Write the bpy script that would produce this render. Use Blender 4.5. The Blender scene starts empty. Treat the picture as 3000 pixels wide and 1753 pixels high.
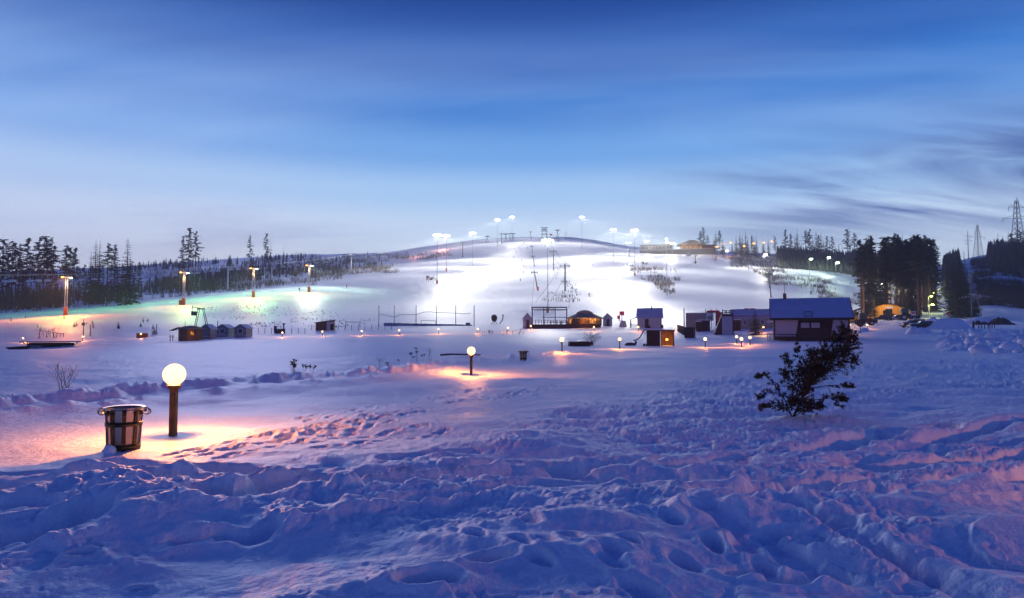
import bpy, math, random
import numpy as np
from mathutils import Vector, Matrix
random.seed(7)
R = math.radians
scene = bpy.context.scene
C = scene.collection

# ------------------------------------------------------------------ camera
F = 2000.0; CX = 1500.0; CY = 876.5; HZ = 975.0; CAMZ = 1.5
PITCH = math.atan((HZ - CY) / F)
cam_d = bpy.data.cameras.new('camera'); cam = bpy.data.objects.new('camera', cam_d); C.objects.link(cam)
cam.location = (0, 0, CAMZ); cam.rotation_euler = (math.pi / 2 + PITCH, 0, 0)
cam_d.sensor_width = 36; cam_d.lens = 36 * F / 3000
cam_d.clip_start = 0.05; cam_d.clip_end = 20000
scene.camera = cam

# ------------------------------------------------------------------ colour management, sampling
scene.view_settings.view_transform = 'Standard'; scene.view_settings.look = 'None'
scene.view_settings.exposure = 0; scene.view_settings.gamma = 1
scene.render.engine = 'CYCLES'
cy = scene.cycles
cy.use_denoising = True
cy.max_bounces = 5; cy.diffuse_bounces = 3; cy.glossy_bounces = 2; cy.transmission_bounces = 4
cy.volume_bounces = 0; cy.transparent_max_bounces = 6
cy.sample_clamp_indirect = 4
cy.use_light_tree = True

def lin(r, g, b):
    f = lambda c: (c / 12.92 if c <= 0.04045 else ((c + 0.055) / 1.055) ** 2.4)
    return (f(r / 255), f(g / 255), f(b / 255), 1)

# ------------------------------------------------------------------ sky
SUN_AZ, SUN_EL = R(-22), R(9)            # afterglow beyond the hill, a little to the west of it
world = bpy.data.worlds.new('World'); scene.world = world; world.use_nodes = True
nt = world.node_tree; nt.nodes.clear()
N = nt.nodes.new; L = nt.links.new
def math_n(op, a, b=None, c=None):
    n = N('ShaderNodeMath'); n.operation = op
    for i, v in enumerate((a, b, c)):
        if v is None: continue
        if isinstance(v, (int, float)): n.inputs[i].default_value = v
        else: L(v, n.inputs[i])
    return n.outputs[0]
def mixc(fac, a, b, mode='MIX'):
    n = N('ShaderNodeMix'); n.data_type = 'RGBA'; n.blend_type = mode; n.clamp_factor = True
    for s, v in ((n.inputs[0], fac), (n.inputs[6], a), (n.inputs[7], b)):
        if isinstance(v, (int, float, tuple)): s.default_value = v
        else: L(v, s)
    return n.outputs[2]
tc = N('ShaderNodeTexCoord'); sep = N('ShaderNodeSeparateXYZ'); L(tc.outputs['Generated'], sep.inputs[0])
dx, dy, dz = sep.outputs
ramp = N('ShaderNodeValToRGB'); cr = ramp.color_ramp; cr.interpolation = 'EASE'
mr = N('ShaderNodeMapRange'); mr.inputs[1].default_value = 0.0; mr.inputs[2].default_value = 0.6; L(dz, mr.inputs[0]); L(mr.outputs[0], ramp.inputs[0])
stops = [(0.0, (206, 218, 240)), (0.10, (212, 228, 248)), (0.145, (200, 222, 247)), (0.20, (160, 198, 238)), (0.255, (106, 160, 222)),
         (0.315, (54, 120, 198)), (0.375, (12, 86, 170)), (0.45, (0, 58, 136)), (0.60, (0, 36, 118))]
while len(cr.elements) < len(stops): cr.elements.new(0.5)
for e, (z, c) in zip(cr.elements, stops): e.position = z / 0.6; e.color = lin(*c)
# cirrus: noise on a flat cloud layer, stretched along the wind
zc = math_n('ADD', math_n('MAXIMUM', dz, 0.0), 0.10)
px_ = math_n('DIVIDE', dx, zc); py_ = math_n('DIVIDE', dy, zc)
def layer(ang, sx, sy, scale, detail, off, dist=0.6, rough=0.55):
    comb = N('ShaderNodeCombineXYZ'); L(px_, comb.inputs[0]); L(py_, comb.inputs[1]); comb.inputs[2].default_value = off
    mp = N('ShaderNodeMapping'); mp.vector_type = 'POINT'; mp.inputs['Rotation'].default_value = (0, 0, R(ang)); mp.inputs['Scale'].default_value = (sx, sy, 1)
    mp0 = N('ShaderNodeMapping'); mp0.inputs['Rotation'].default_value = (0, 0, R(ang)); L(comb.outputs[0], mp0.inputs[0])
    mp.inputs['Rotation'].default_value = (0, 0, 0); L(mp0.outputs[0], mp.inputs[0])
    n = N('ShaderNodeTexNoise'); n.inputs['Scale'].default_value = scale; n.inputs['Detail'].default_value = detail
    n.inputs['Roughness'].default_value = rough; n.inputs['Distortion'].default_value = dist; L(mp.outputs[0], n.inputs[0])
    return n.outputs[0]
def sstep(v, a, b):
    n = N('ShaderNodeMapRange'); n.interpolation_type = 'SMOOTHSTEP'; n.inputs[1].default_value = a; n.inputs[2].default_value = b; L(v, n.inputs[0]); return n.outputs[0]
az = math_n('ARCTAN2', dx, dy)
n1 = layer(10, 0.22, 0.85, 1.0, 7, 3.1, 0.5)
n2 = layer(-14, 0.30, 1.2, 1.3, 7, 9.7, 0.8)
n3 = layer(24, 0.5, 1.8, 0.9, 6, 15.2, 0.5)
veil = math_n('MULTIPLY', sstep(n1, 0.40, 0.72), math_n('MULTIPLY', math_n('MULTIPLY', sstep(dz, 0.05, 0.2), sstep(dz, 0.46, 0.26)), 0.42))
c1 = mixc(veil, ramp.outputs[0], lin(182, 206, 244))
# grey-blue banks low over the eastern wood, thinner over the west
east = sstep(az, 0.12, 0.50); west = sstep(az, -0.05, -0.55)
band = math_n('MULTIPLY', sstep(dz, 0.10, 0.155), sstep(dz, 0.30, 0.20))
bandw = math_n('MULTIPLY', sstep(dz, 0.07, 0.13), sstep(dz, 0.26, 0.17))
dk = math_n('MULTIPLY', math_n('MULTIPLY', sstep(n2, 0.38, 0.60), band), math_n('MULTIPLY', east, 1.0))
dkw = math_n('MULTIPLY', math_n('MULTIPLY', sstep(n1, 0.46, 0.66), bandw), math_n('MULTIPLY', west, 0.5))
c2 = mixc(dk, c1, lin(74, 102, 166))
c3 = mixc(dkw, c2, lin(136, 152, 196))
dk2 = math_n('MULTIPLY', math_n('MULTIPLY', sstep(n3, 0.44, 0.68), east), math_n('MULTIPLY', sstep(dz, 0.14, 0.25), 0.5))
c4 = mixc(dk2, c3, lin(64, 108, 182))
lil = math_n('MULTIPLY', math_n('MULTIPLY', sstep(az, -0.1, -0.8), sstep(dz, 0.36, 0.10)), 0.30)
c5 = mixc(lil, c4, lin(196, 190, 232))
sky = N('ShaderNodeTexSky'); sky.sky_type = 'NISHITA'; sky.sun_disc = False; sky.sun_elevation = SUN_EL * 0.25; sky.sun_rotation = SUN_AZ
skm = mixc(1.0, sky.outputs[0], (0.05, 0.05, 0.05, 1), 'MULTIPLY')
tot = mixc(0.07, c5, skm)
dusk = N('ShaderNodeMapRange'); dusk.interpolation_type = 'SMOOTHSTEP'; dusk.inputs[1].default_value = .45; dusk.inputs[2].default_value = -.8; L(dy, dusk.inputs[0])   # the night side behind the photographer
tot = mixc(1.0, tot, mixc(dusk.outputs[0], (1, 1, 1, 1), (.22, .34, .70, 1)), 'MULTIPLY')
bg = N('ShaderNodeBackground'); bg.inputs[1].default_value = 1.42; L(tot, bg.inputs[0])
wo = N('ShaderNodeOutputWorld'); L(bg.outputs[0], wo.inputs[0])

# last glow of the sunken sun: low, broad, faint
sun_d = bpy.data.lights.new('afterglow_sun', 'SUN'); sun_d.energy = 1.2; sun_d.angle = R(16); sun_d.color = (0.66, 0.70, 1.0)
sun_o = bpy.data.objects.new('afterglow_sun', sun_d); C.objects.link(sun_o)
sdir = Vector((math.sin(SUN_AZ) * math.cos(SUN_EL), math.cos(SUN_AZ) * math.cos(SUN_EL), math.sin(SUN_EL)))
sun_o.rotation_euler = (-sdir).to_track_quat('-Z', 'Y').to_euler(); sun_o.location = (0, 0, 200)

# ------------------------------------------------------------------ noise
def _h(ix, iy, s):
    ix = ix.astype(np.int64); iy = iy.astype(np.int64)
    n = (ix * 374761393 + iy * 668265263 + s * 1274126177) & 0xFFFFFFFF
    n = ((n ^ (n >> 13)) * 1274126177) & 0xFFFFFFFF
    n = n ^ (n >> 16)
    return (n & 0xFFFFFF) / float(0xFFFFFF)
def vn(x, y, s=0):
    x0 = np.floor(x); y0 = np.floor(y); fx = x - x0; fy = y - y0
    u = fx * fx * fx * (fx * (fx * 6 - 15) + 10); v = fy * fy * fy * (fy * (fy * 6 - 15) + 10)
    a = _h(x0, y0, s); b = _h(x0 + 1, y0, s); c = _h(x0, y0 + 1, s); d = _h(x0 + 1, y0 + 1, s)
    return (a + (b - a) * u) * (1 - v) + (c + (d - c) * u) * v - 0.5
def fbm(x, y, o=4, s=0, g=0.5):
    t = 0; a = 1.0
    for i in range(o):
        c, sn = math.cos(0.6 * i + 0.3), math.sin(0.6 * i + 0.3)
        t = t + a * vn((x * c - y * sn) * 2 ** i + 17.3 * i, (x * sn + y * c) * 2 ** i - 9.1 * i, s + i); a *= g
    return t
def ss(e0, e1, x):
    t = np.clip((x - e0) / (e1 - e0), 0, 1); return t * t * (3 - 2 * t)

# ------------------------------------------------------------------ terrain: heights read from the photograph's sight lines
def zpix(py, d):
    v = (CY - py) / F; cp, sp = math.cos(PITCH), math.sin(PITCH)
    return CAMZ + d * (sp + cp * v) / (cp - sp * v)
DN = [60, 90, 120, 150, 200, 250, 300, 350, 400, 500, 600, 700, 1000]
TAB = {
 -900: [1034,1030,1026,1000,950,918,905,888,868,840,820,806,806],
    0: [1034,1030,1026, 997,944,913,904,884,864,836,816,801,801],
  250: [1032,1026,1020, 989,938,903,893,873,856,828,806,792,792],
  500: [1028,1010,1000, 984,936,893,871,861,847,815,790,775,775],
  700: [1028,1008, 998, 980,935,891,858,845,832,800,775,759,759],
  900: [1028,1008, 992, 974,936,892,858,829,818,791,766,750,750],
 1100: [1028,1008, 990, 970,947,902,866,832,806,785,766,750,750],
 1300: [1028,1008, 988, 968,950,910,872,838,812,780,748,716,720],
 1500: [1028,1008, 986, 966,948,908,866,834,808,780,732,696,706],
 1700: [1028,1008, 985, 964,946,908,864,834,808,778,728,695,706],
 1870: [1028,1008, 984, 962,944,908,870,836,806,775,745,731,735],
 2100: [1028,1006, 982, 960,942,908,882,846,812,775,748,737,740],
 2350: [1028,1003, 975, 955,942,914,890,856,822,787,767,754,754],
 2500: [1028,1000, 972, 953,942,924,902,872,842,802,777,766,766],
 2690: [1026, 995, 963, 950,937,917,897,872,852,828,802,787,787],
 2755: [1026, 993, 962, 950,936,914,894,872,855,836,822,815,800],
 2800: [1026, 993, 962, 951,937,914,890,852,815,785,772,768,768],
 2880: [1026, 993, 962, 952,937,912,882,830,785,757,743,743,746],
 3000: [1026, 993, 962, 952,941,918,886,835,792,767,753,751,751],
 3900: [1026, 993, 962, 952,941,918,886,835,795,770,756,754,754]}
_pxs = np.array(sorted(TAB)); _LD0, _LD1, _NL = math.log(30), math.log(1000), 160
_lg = np.linspace(_LD0, _LD1, _NL); _pg = np.arange(-900, 3901, 20.0)
_cols = []
for p in _pxs:
    z = [zpix(y, d) for y, d in zip(TAB[int(p)], DN)]
    _cols.append(np.interp(_lg, np.log([30, 45] + DN), [0, 0] + z))
_cols = np.array(_cols)
_T = np.array([[0.0] * _NL] * len(_pg))
for j in range(_NL): _T[:, j] = np.interp(_pg, _pxs, _cols[:, j])
def _gs(a, s, ax):
    k = np.exp(-0.5 * (np.arange(-3 * s, 3 * s + 1) / s) ** 2); k /= k.sum(); n = len(k) // 2
    pad = [(0, 0), (0, 0)]; pad[ax] = (n, n); b = np.pad(a, pad, mode='edge')
    return np.apply_along_axis(lambda m: np.convolve(m, k, 'valid'), ax, b)
_T = _gs(_gs(_T, 3, 0), 2, 1)
def macro(x, y):
    r = np.hypot(x, y); th = np.arctan2(x, y); tcl = np.clip(th, -0.87, 0.87)
    p = CX + F * np.tan(tcl); d = np.maximum(r * np.cos(tcl), 1.0)
    i = np.clip((p + 900) / 20, 0, len(_pg) - 1.001); j = np.clip((np.log(d) - _LD0) / (_LD1 - _LD0) * (_NL - 1), 0, _NL - 1.001)
    i0 = i.astype(int); j0 = j.astype(int); fi = i - i0; fj = j - j0
    z = (_T[i0, j0] * (1 - fi) + _T[i0 + 1, j0] * fi) * (1 - fj) + (_T[i0, j0 + 1] * (1 - fi) + _T[i0 + 1, j0 + 1] * fi) * fj
    z = z * ss(30, 45, d)
    z = z * (1 - 0.9 * ss(1.1, 2.2, np.abs(th)))                  # flatter country behind the camera
    return z * (1 - ss(1200, 5000, d))
def gp(px, py):                                                   # pixel -> point on level foreground snow
    d = CAMZ / -((zpix(py, 1.0) - CAMZ)); return ((px - CX) / F * d, d)

# ruts, tracks and footprints on the foreground, as ground-plan polylines
RUTS = [  # (points px,py ; depth ; half width ; berm)
 ([(-400,1392),(0,1388),(480,1386),(760,1398),(1010,1412),(1330,1384),(1480,1372),(1700,1384),(1900,1362),(2150,1336)], .13, .13, .05),
 ([(-300,1424),(150,1428),(420,1416),(640,1440),(800,1436),(1040,1436),(1180,1424),(1380,1408),(1640,1402),(1880,1420),(2060,1436),(2360,1448),(2700,1420),(3300,1392)], .15, .14, .06),
 ([(1980,1392),(2120,1378),(2400,1374),(2700,1362),(3000,1340),(3400,1322)], .16, .13, .05),
 ([(2380,1318),(2480,1292),(2600,1264),(2760,1254)], .17, .17, .05),
 ([(2720,1292),(2860,1268),(3000,1246),(3300,1240)], .15, .14, .05),
 ([(2440,1350),(2600,1340),(2800,1318),(3100,1300)], .10, .12, .04),
 ([(580,1482),(680,1486),(760,1470),(860,1440)], .17, .12, .06),
 ([(560,1580),(640,1568),(740,1572),(800,1548)], .15, .10, .05),
 ([(-200,1500),(60,1486),(200,1500),(300,1476)], .13, .12, .06),
 ([(-200,1590),(0,1566),(140,1556),(260,1530)], .16, .17, .05),
 ([(1020,1470),(1120,1446),(1260,1432)], .12, .10, .05),
 ([(1100,1500),(1300,1470),(1500,1440),(1760,1432)], .10, .12, .05),
 ([(2050,1500),(2350,1470),(2700,1486),(3000,1470),(3300,1450)], .10, .15, .05),
 ([(1150,1356),(1260,1340),(1400,1334)], .06, .10, .03),
 ([(2550,1640),(2700,1700),(2900,1790)], .09, .16, .04),
 ([(2300,1520),(2480,1600),(2700,1700)], .08, .14, .05),
 ([(2050,1560),(2220,1620),(2420,1700)], .08, .12, .05),
]
rng = np.random.RandomState(11)
PRINTS = []
def trail(p0, p1, n, jit=0.18, r=0.10, dep=0.05, seed=0):
    a = gp(*p0); b = gp(*p1); rs = np.random.RandomState(seed)
    dirx, diry = b[0] - a[0], b[1] - a[1]; ln = math.hypot(dirx, diry); nx, ny = -diry / ln, dirx / ln
    for i in range(n):
        t = (i + rs.rand() * .5) / n; side = (1 if i % 2 else -1) * jit
        PRINTS.append((a[0] + dirx * t + nx * side + rs.randn() * .05, a[1] + diry * t + ny * side + rs.randn() * .05, r * (0.8 + .5 * rs.rand()), dep * (0.7 + .6 * rs.rand()), math.atan2(diry, dirx)))
trail((520,1340), (1010,1235), 26, seed=1); trail((620,1345), (1150,1225), 30, seed=2); trail((880,1225), (1400,1130), 34, .22, seed=3)
trail((780,1265), (1240,1200), 24, seed=4); trail((1300,1180), (1650,1130), 24, seed=5); trail((1360,1170), (1580,1150), 16, .4, seed=6)
trail((900,1310), (1300,1245), 20, .3, .09, .04, seed=7); trail((1480,1590), (1760,1700), 6, .2, .09, .05, seed=8); trail((1760,1640), (1950,1730), 5, .2, .09, .05, seed=9)
trail((2040,1580), (2160,1720), 4, .15, .10, .06, seed=12)
for (px, py, r_, dp) in ((265,1624,.075,.12), (430,1690,.05,.05), (2310,1720,.13,.12), (2175,1705,.10,.1), (1255,1725,.13,.14), (905,1536,.10,.06), (360,1475,.10,.08), (1420,1670,.12,.1), (2430,1570,.13,.08), (2260,1600,.12,.08)):
    g_ = gp(px, py); PRINTS.append((g_[0], g_[1], r_, dp, 0.1))
MOUNDS = []   # (px, py of the crest, half length along the view's width in m, half depth, height)
for (px, py, rx, ry, h) in ((470,1490,.75,.5,.16), (1430,1585,.5,.35,.15), (1700,1560,.35,.3,.13), (2120,1530,.5,.35,.13), (960,1520,.4,.3,.10), (1600,1300,1.1,.8,.22), (2350,1275,1.4,.6,.22),
                            (2620,1500,.8,.3,.12), (1240,1700,.5,.25,.13), (2480,1265,.9,.5,.10), (2860,1225,1.5,.9,.15), (1560,1240,1.6,.6,.14), (700,1440,.8,.3,.08), (1900,1490,.6,.3,.1), (2850,1585,.9,.25,.10),
                            (2200,1560,.55,.25,.10), (60,1640,.9,.5,.10), (2760,1440,.7,.2,.1), (150,1460,.5,.22,.08), (1050,1650,.5,.3,.07), (1830,1650,.6,.3,.09)):
    g_ = gp(px, py); MOUNDS.append((g_[0], g_[1], rx, ry, h))
_AX, _BX = gp(40, 1300), gp(1880, 1032)                            # centre line of the lamp-lit footpath
def pathdist(x, y):
    vx, vy = _BX[0] - _AX[0], _BX[1] - _AX[1]; ln = math.hypot(vx, vy)
    return ((x - _AX[0]) * vy - (y - _AX[1]) * vx) / ln            # >0 on the camera's side
def polydist(x, y, pts):
    best = np.full(x.shape, 1e9)
    for (ax, ay), (bx, by) in zip(pts[:-1], pts[1:]):
        vx, vy = bx - ax, by - ay; t = np.clip(((x - ax) * vx + (y - ay) * vy) / (vx * vx + vy * vy), 0, 1)
        best = np.minimum(best, np.hypot(x - ax - t * vx, y - ay - t * vy))
    return best
def relief(x, y, fine=True):
    r = np.hypot(x, y); near = 1 - ss(45, 75, r)
    z = 0.0 * x
    pd = pathdist(x, y)
    wob = fbm(x * .35, y * .35, 3, 60) * 1.2
    onpath = ss(-3.2, -2.0, pd + wob) * (1 - ss(1.2, 3.0, pd + wob)) * ss(6, 9, y) * near
    beyond = (1 - ss(-4.5, -3.0, pd + wob * .6))                   # the smooth field on the far side
    yy = np.maximum(y, .8); bl = np.interp(CX + F * x / yy, [-600, 0, 300, 560, 820, 1000, 1200, 1400, 1650, 1900, 2300, 2700, 3600], [1405, 1382, 1384, 1378, 1345, 1300, 1262, 1235, 1185, 1130, 1075, 1050, 1040])
    camside = ss(-14, 22, HZ + 3000 / yy - bl + 34 * fbm(x * .6, y * .6, 3, 62))  # broken, driven-over snow on the camera's side
    slab = ss(-.02, .22, fbm(x * .45 + 7, y * .6, 3, 64))
    # drifts
    z = z + near * (0.16 * fbm(x * .22, y * .30, 3, 1) + 0.065 * camside * fbm(x * .75, y * 1.05, 2, 5, .4))
    # wind-packed crust
    z = z + near * (0.028 * fbm(x * 1.6, y * 2.6, 3, 12, .42)) * (1 - .6 * onpath)
    # trampled crumbly snow
    midb = ss(8.0, 9.5, y) * (1 - ss(26, 36, y)) * (1 - ss(2.0, 7.0, x - .22 * y))
    crumbm = np.maximum(.9 * midb * ss(-.25, .05, fbm(x * .3, y * .3, 2, 24)), ss(.10, .26, fbm(x * .55 + 3.1, y * .75, 2, 20))) * camside
    b = np.abs(fbm(x * 2.6, y * 3.0, 2, 22, .45))
    c2 = np.abs(fbm(x * 6.5, y * 7.0, 2, 27, .45))
    z = z + near * crumbm * (0.055 * (b - .14) + 0.05 * (c2 - .14) + .028 * (np.abs(fbm(x * 15, y * 15, 2, 29, .5)) - .14))
    # ridged sastrugi over the whole camera side
    f_ = fbm(x * .55 + .5 * fbm(x * .5, y * .5, 2, 33), y * 1.3 + .35 * x, 2, 31, .4)
    rd = 1 - np.sqrt((2 * f_) ** 2 + .004)
    z = z + near * camside * 0.06 * (rd - .7) * (1 - .35 * crumbm)
    # broken crust: low ledges with crisp edges
    wq = .22 * fbm(x * 3.1, y * 3.1, 2, 36)
    for k_, (f_, a_, th_) in enumerate(((.55, .055, .02), (.95, .045, .06), (1.7, .03, .10), (3.2, .022, .14))):
        q_ = fbm(x * f_ + wq, y * f_ * 1.25 + wq, 4, 240 + 9 * k_, .52)
        z = z + near * camside * a_ * (.12 + .88 * slab) * .55 * (ss(th_ - .05, th_ + .02, q_) - .3)
    # berm ploughed up along the far edge of the path
    bm = np.exp(-((pd + 4.6 + .7 * wob + .8 * fbm(x * 1.7, y * 1.7, 2, 43)) / .42) ** 2); bm2 = np.exp(-((pd + 3.2 + .5 * wob) / .40) ** 2)
    lump = .75 + 1.1 * fbm(x * .9, y * .9, 2, 41) + .9 * np.abs(fbm(x * 3.2, y * 3.2, 3, 47))
    z = z + near * (0.19 * bm * lump + 0.06 * bm2 * (.3 + 3 * np.maximum(0, fbm(x * 2.0, y * 2.0, 3, 45))))
    z = z - near * 0.10 * onpath - near * .25 * beyond * ss(4.6, 8, -pd)
    # ripples on the open field
    z = z + near * beyond * 0.035 * fbm(x * .9, y * 3.0, 3, 50)
    m = (r < 30)
    if m.any():
        xs, ys = x[m], y[m]; zz = np.zeros(xs.shape)
        wx = .10 * fbm(xs * 2.2, ys * 2.2, 3, 71) + .04 * fbm(xs * 8, ys * 8, 2, 75); wy = .10 * fbm(xs * 2.2, ys * 2.2, 3, 81) + .04 * fbm(xs * 8, ys * 8, 2, 85)
        for k, (pts, dep, hw, brm) in enumerate(RUTS):
            P_ = [gp(*p) for p in pts]; dd = polydist(xs + wx, ys + wy, P_)
            main = k in (0, 1, 2, 3, 4, 6, 9); hw = hw * (1.45 if main else 1.0); dep = dep * (1.75 if main else .9); amp = .85 + .5 * fbm(xs * 1.1, ys * 1.1, 2, 100 + k)
            tr = 1 - ss(hw * .55, hw * 1.15, dd)
            zz = zz - 1.05 * dep * tr * amp + .75 * brm * np.exp(-((dd - hw * 1.7) / (hw * .7)) ** 2) * (.4 + 2.4 * np.maximum(0, fbm(xs * 2.6, ys * 2.6, 3, 140 + k) + .1))
        for (mx, my, rx, ry, h) in MOUNDS:
            q = ((xs - mx + 1.5 * wx) / rx) ** 2; w = ys - my + 1.5 * wy; q = q + (w / np.where(w > 0, ry * .55, ry * 1.3)) ** 2
            zz = zz + .72 * h * np.exp(-q)
        for (mx, my, rr, dp, an) in PRINTS:
            k = (np.abs(xs - mx) < 3 * rr) & (np.abs(ys - my) < 3 * rr)
            if not k.any(): continue
            ex = xs[k] - mx + .3 * wx[k]; ey = ys[k] - my + .3 * wy[k]; ca, sa = math.cos(an), math.sin(an)
            a_ = (ex * ca + ey * sa) / (rr * 1.5); b_ = (-ex * sa + ey * ca) / (rr * .8); q = np.sqrt(a_ * a_ + b_ * b_)
            zz[k] += -dp * (1 - ss(.55, 1.05, q)) + dp * .22 * np.exp(-((q - 1.25) / .3) ** 2)
        if fine: zz = zz + .009 * camside[m] * fbm(xs * 12, ys * 12, 2, 55)
        z[m] += zz
    # far ground
    far = ss(60, 110, r)
    z = z + far * (0.45 * fbm(x * .03, y * .03, 4, 90) + 0.22 * fbm(x * .12, y * .12, 3, 95)) * ss(60, 300, r) + .14 * far * fbm(x * .25, y * .4, 3, 97)
    hill = ss(380, 560, r); z = z + hill * 1.6 * fbm(x * .02, y * .02, 4, 99)
    # ploughed heaps beside the car park
    th = np.arctan2(x, y); p = CX + F * np.tan(np.clip(th, -.9, .9))
    pl = ss(2690, 2800, p) * ss(52, 60, y) * (1 - ss(100, 125, y))
    z = z + pl * (0.55 * np.abs(fbm(x * .35, y * .3, 3, 110)) + .75 * np.maximum(0, fbm(x * .9, y * .7, 3, 113)))
    return z
def ground(x, y, fine=True):
    x = np.atleast_1d(np.asarray(x, float)); y = np.atleast_1d(np.asarray(y, float))
    return macro(x, y) + relief(x, y, fine)
def gz(x, y): return float(ground([x], [y])[0])
def atd(px, d): return ((px - CX) / F * d, d)
def G(px, d, dz=0.0):                                             # standing point at depth d in column px
    x, y = atd(px, d); return Vector((x, y, gz(x, y) + dz))
def hit(px, py, dmin=30, dmax=800):                               # where the sight line through a pixel meets the ground
    ds = np.exp(np.linspace(math.log(dmin), math.log(dmax), 900)); xs = (px - CX) / F * ds
    zs = macro(xs, ds); zl = CAMZ + ds * (zpix(py, 1.0) - CAMZ)
    k = np.nonzero(zs >= zl)[0]
    return float(ds[k[0]]) if len(k) else dmax * .9
def HG(px, py, dmin=30, dmax=800):
    d = hit(px, py, dmin, dmax); return G(px, d), d
def hpx(pytop, base, d): return zpix(pytop, d) - base.z           # height that brings a top up to pixel row pytop

# ------------------------------------------------------------------ materials
def mat(name, col, rough=.7, metal=0.0, var=0.25, scale=6.0, bump=0.0, emit=None, es=0, spec=.3):
    m = bpy.data.materials.new(name); m.use_nodes = True; t = m.node_tree; b = t.nodes['Principled BSDF']
    b.inputs['Roughness'].default_value = rough; b.inputs['Metallic'].default_value = metal; b.inputs['Specular IOR Level'].default_value = spec
    c = (*col, 1)
    b.inputs['Base Color'].default_value = c
    if var > 0 or bump > 0:
        tcn = t.nodes.new('ShaderNodeTexCoord'); n = t.nodes.new('ShaderNodeTexNoise'); n.inputs['Scale'].default_value = scale; n.inputs['Detail'].default_value = 5
        t.links.new(tcn.outputs['Object'], n.inputs[0])
        if var > 0:
            r_ = t.nodes.new('ShaderNodeValToRGB'); r_.color_ramp.elements[0].position = .3; r_.color_ramp.elements[1].position = .7
            r_.color_ramp.elements[0].color = tuple(max(0, v * (1 - var)) for v in col) + (1,); r_.color_ramp.elements[1].color = tuple(min(1, v * (1 + var)) for v in col) + (1,)
            t.links.new(n.outputs[0], r_.inputs[0]); t.links.new(r_.outputs[0], b.inputs['Base Color'])
        if bump > 0:
            bp = t.nodes.new('ShaderNodeBump'); bp.inputs['Strength'].default_value = bump; bp.inputs['Distance'].default_value = .05
            t.links.new(n.outputs[0], bp.inputs['Height']); t.links.new(bp.outputs[0], b.inputs['Normal'])
    if emit:
        b.inputs['Emission Color'].default_value = (*emit, 1); b.inputs['Emission Strength'].default_value = es
    return m
M = {}
def snow_mat():
    m = bpy.data.materials.new('snow'); m.use_nodes = True; t = m.node_tree; b = t.nodes['Principled BSDF']; nn = t.nodes.new; l = t.links.new
    g = nn('ShaderNodeNewGeometry')
    n1 = nn('ShaderNodeTexNoise'); n1.inputs['Scale'].default_value = 1.3; n1.inputs['Detail'].default_value = 6; l(g.outputs['Position'], n1.inputs[0])
    r_ = nn('ShaderNodeValToRGB'); r_.color_ramp.elements[0].position = .3; r_.color_ramp.elements[1].position = .7
    r_.color_ramp.elements[0].color = (.76, .79, .86, 1); r_.color_ramp.elements[1].color = (.86, .88, .93, 1); l(n1.outputs[0], r_.inputs[0]); l(r_.outputs[0], b.inputs['Base Color'])
    b.inputs['Roughness'].default_value = .55; b.inputs['Specular IOR Level'].default_value = .35
    n2 = nn('ShaderNodeTexNoise'); n2.inputs['Scale'].default_value = 22; n2.inputs['Detail'].default_value = 6; n2.inputs['Roughness'].default_value = .65; l(g.outputs['Position'], n2.inputs[0])
    n3 = nn('ShaderNodeTexNoise'); n3.inputs['Scale'].default_value = 5; n3.inputs['Detail'].default_value = 7; n3.inputs['Roughness'].default_value = .6; l(g.outputs['Position'], n3.inputs[0])
    b1 = nn('ShaderNodeBump'); b1.inputs['Strength'].default_value = .6; b1.inputs['Distance'].default_value = .09; l(n3.outputs[0], b1.inputs['Height'])
    b2 = nn('ShaderNodeBump'); b2.inputs['Strength'].default_value = .6; b2.inputs['Distance'].default_value = .022; l(n2.outputs[0], b2.inputs['Height']); l(b1.outputs[0], b2.inputs['Normal'])
    l(b2.outputs[0], b.inputs['Normal'])
    return m
M['snow'] = snow_mat()

# ------------------------------------------------------------------ the snow: one sheet, finer where the photograph looks closer
_th = np.concatenate([np.linspace(-math.pi, -.72, 70, endpoint=False), np.arctan(np.linspace(-1750, 1750, 1150) / F), np.linspace(.72, math.pi, 70)[0:]])
_rows = np.concatenate([np.geomspace(.25, 3.0, 14, endpoint=False), 3000.0 / (np.arange(1970, 1030, -2.1) - HZ)])
_rows = np.concatenate([_rows, np.geomspace(_rows[-1] * 1.012, 1000, 260), np.geomspace(1050, 9000, 16)])
_TH, _RW = np.meshgrid(_th, _rows)
_cl = np.clip(_TH, -.72, .72); _RR = _RW / np.cos(_cl)
_X = _RR * np.sin(_TH); _Y = _RR * np.cos(_TH)
_Z = ground(_X.ravel(), _Y.ravel()).reshape(_X.shape)
def grid_mesh(name, X, Y, Z, m):
    nr, nc = X.shape
    me = bpy.data.meshes.new(name); co = np.stack([X, Y, Z], -1).reshape(-1, 3).astype(np.float32)
    i = np.arange(nr * nc).reshape(nr, nc); q = np.stack([i[:-1, :-1], i[:-1, 1:], i[1:, 1:], i[1:, :-1]], -1).reshape(-1, 4)
    me.vertices.add(len(co)); me.vertices.foreach_set('co', co.ravel()); me.loops.add(q.size); me.loops.foreach_set('vertex_index', q.ravel().astype(np.int32))
    me.polygons.add(len(q)); me.polygons.foreach_set('loop_start', np.arange(0, q.size, 4, dtype=np.int32)); me.polygons.foreach_set('loop_total', np.full(len(q), 4, np.int32))
    me.polygons.foreach_set('use_smooth', np.ones(len(q), bool)); me.update(); me.validate(); me.materials.append(m)
    o = bpy.data.objects.new(name, me); C.objects.link(o); return o
gnd = grid_mesh('ground', _X, _Y, _Z, M['snow']); gnd['kind'] = 'structure'; gnd['label'] = 'rutted and wind-packed snow rising to the ski hill'

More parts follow.
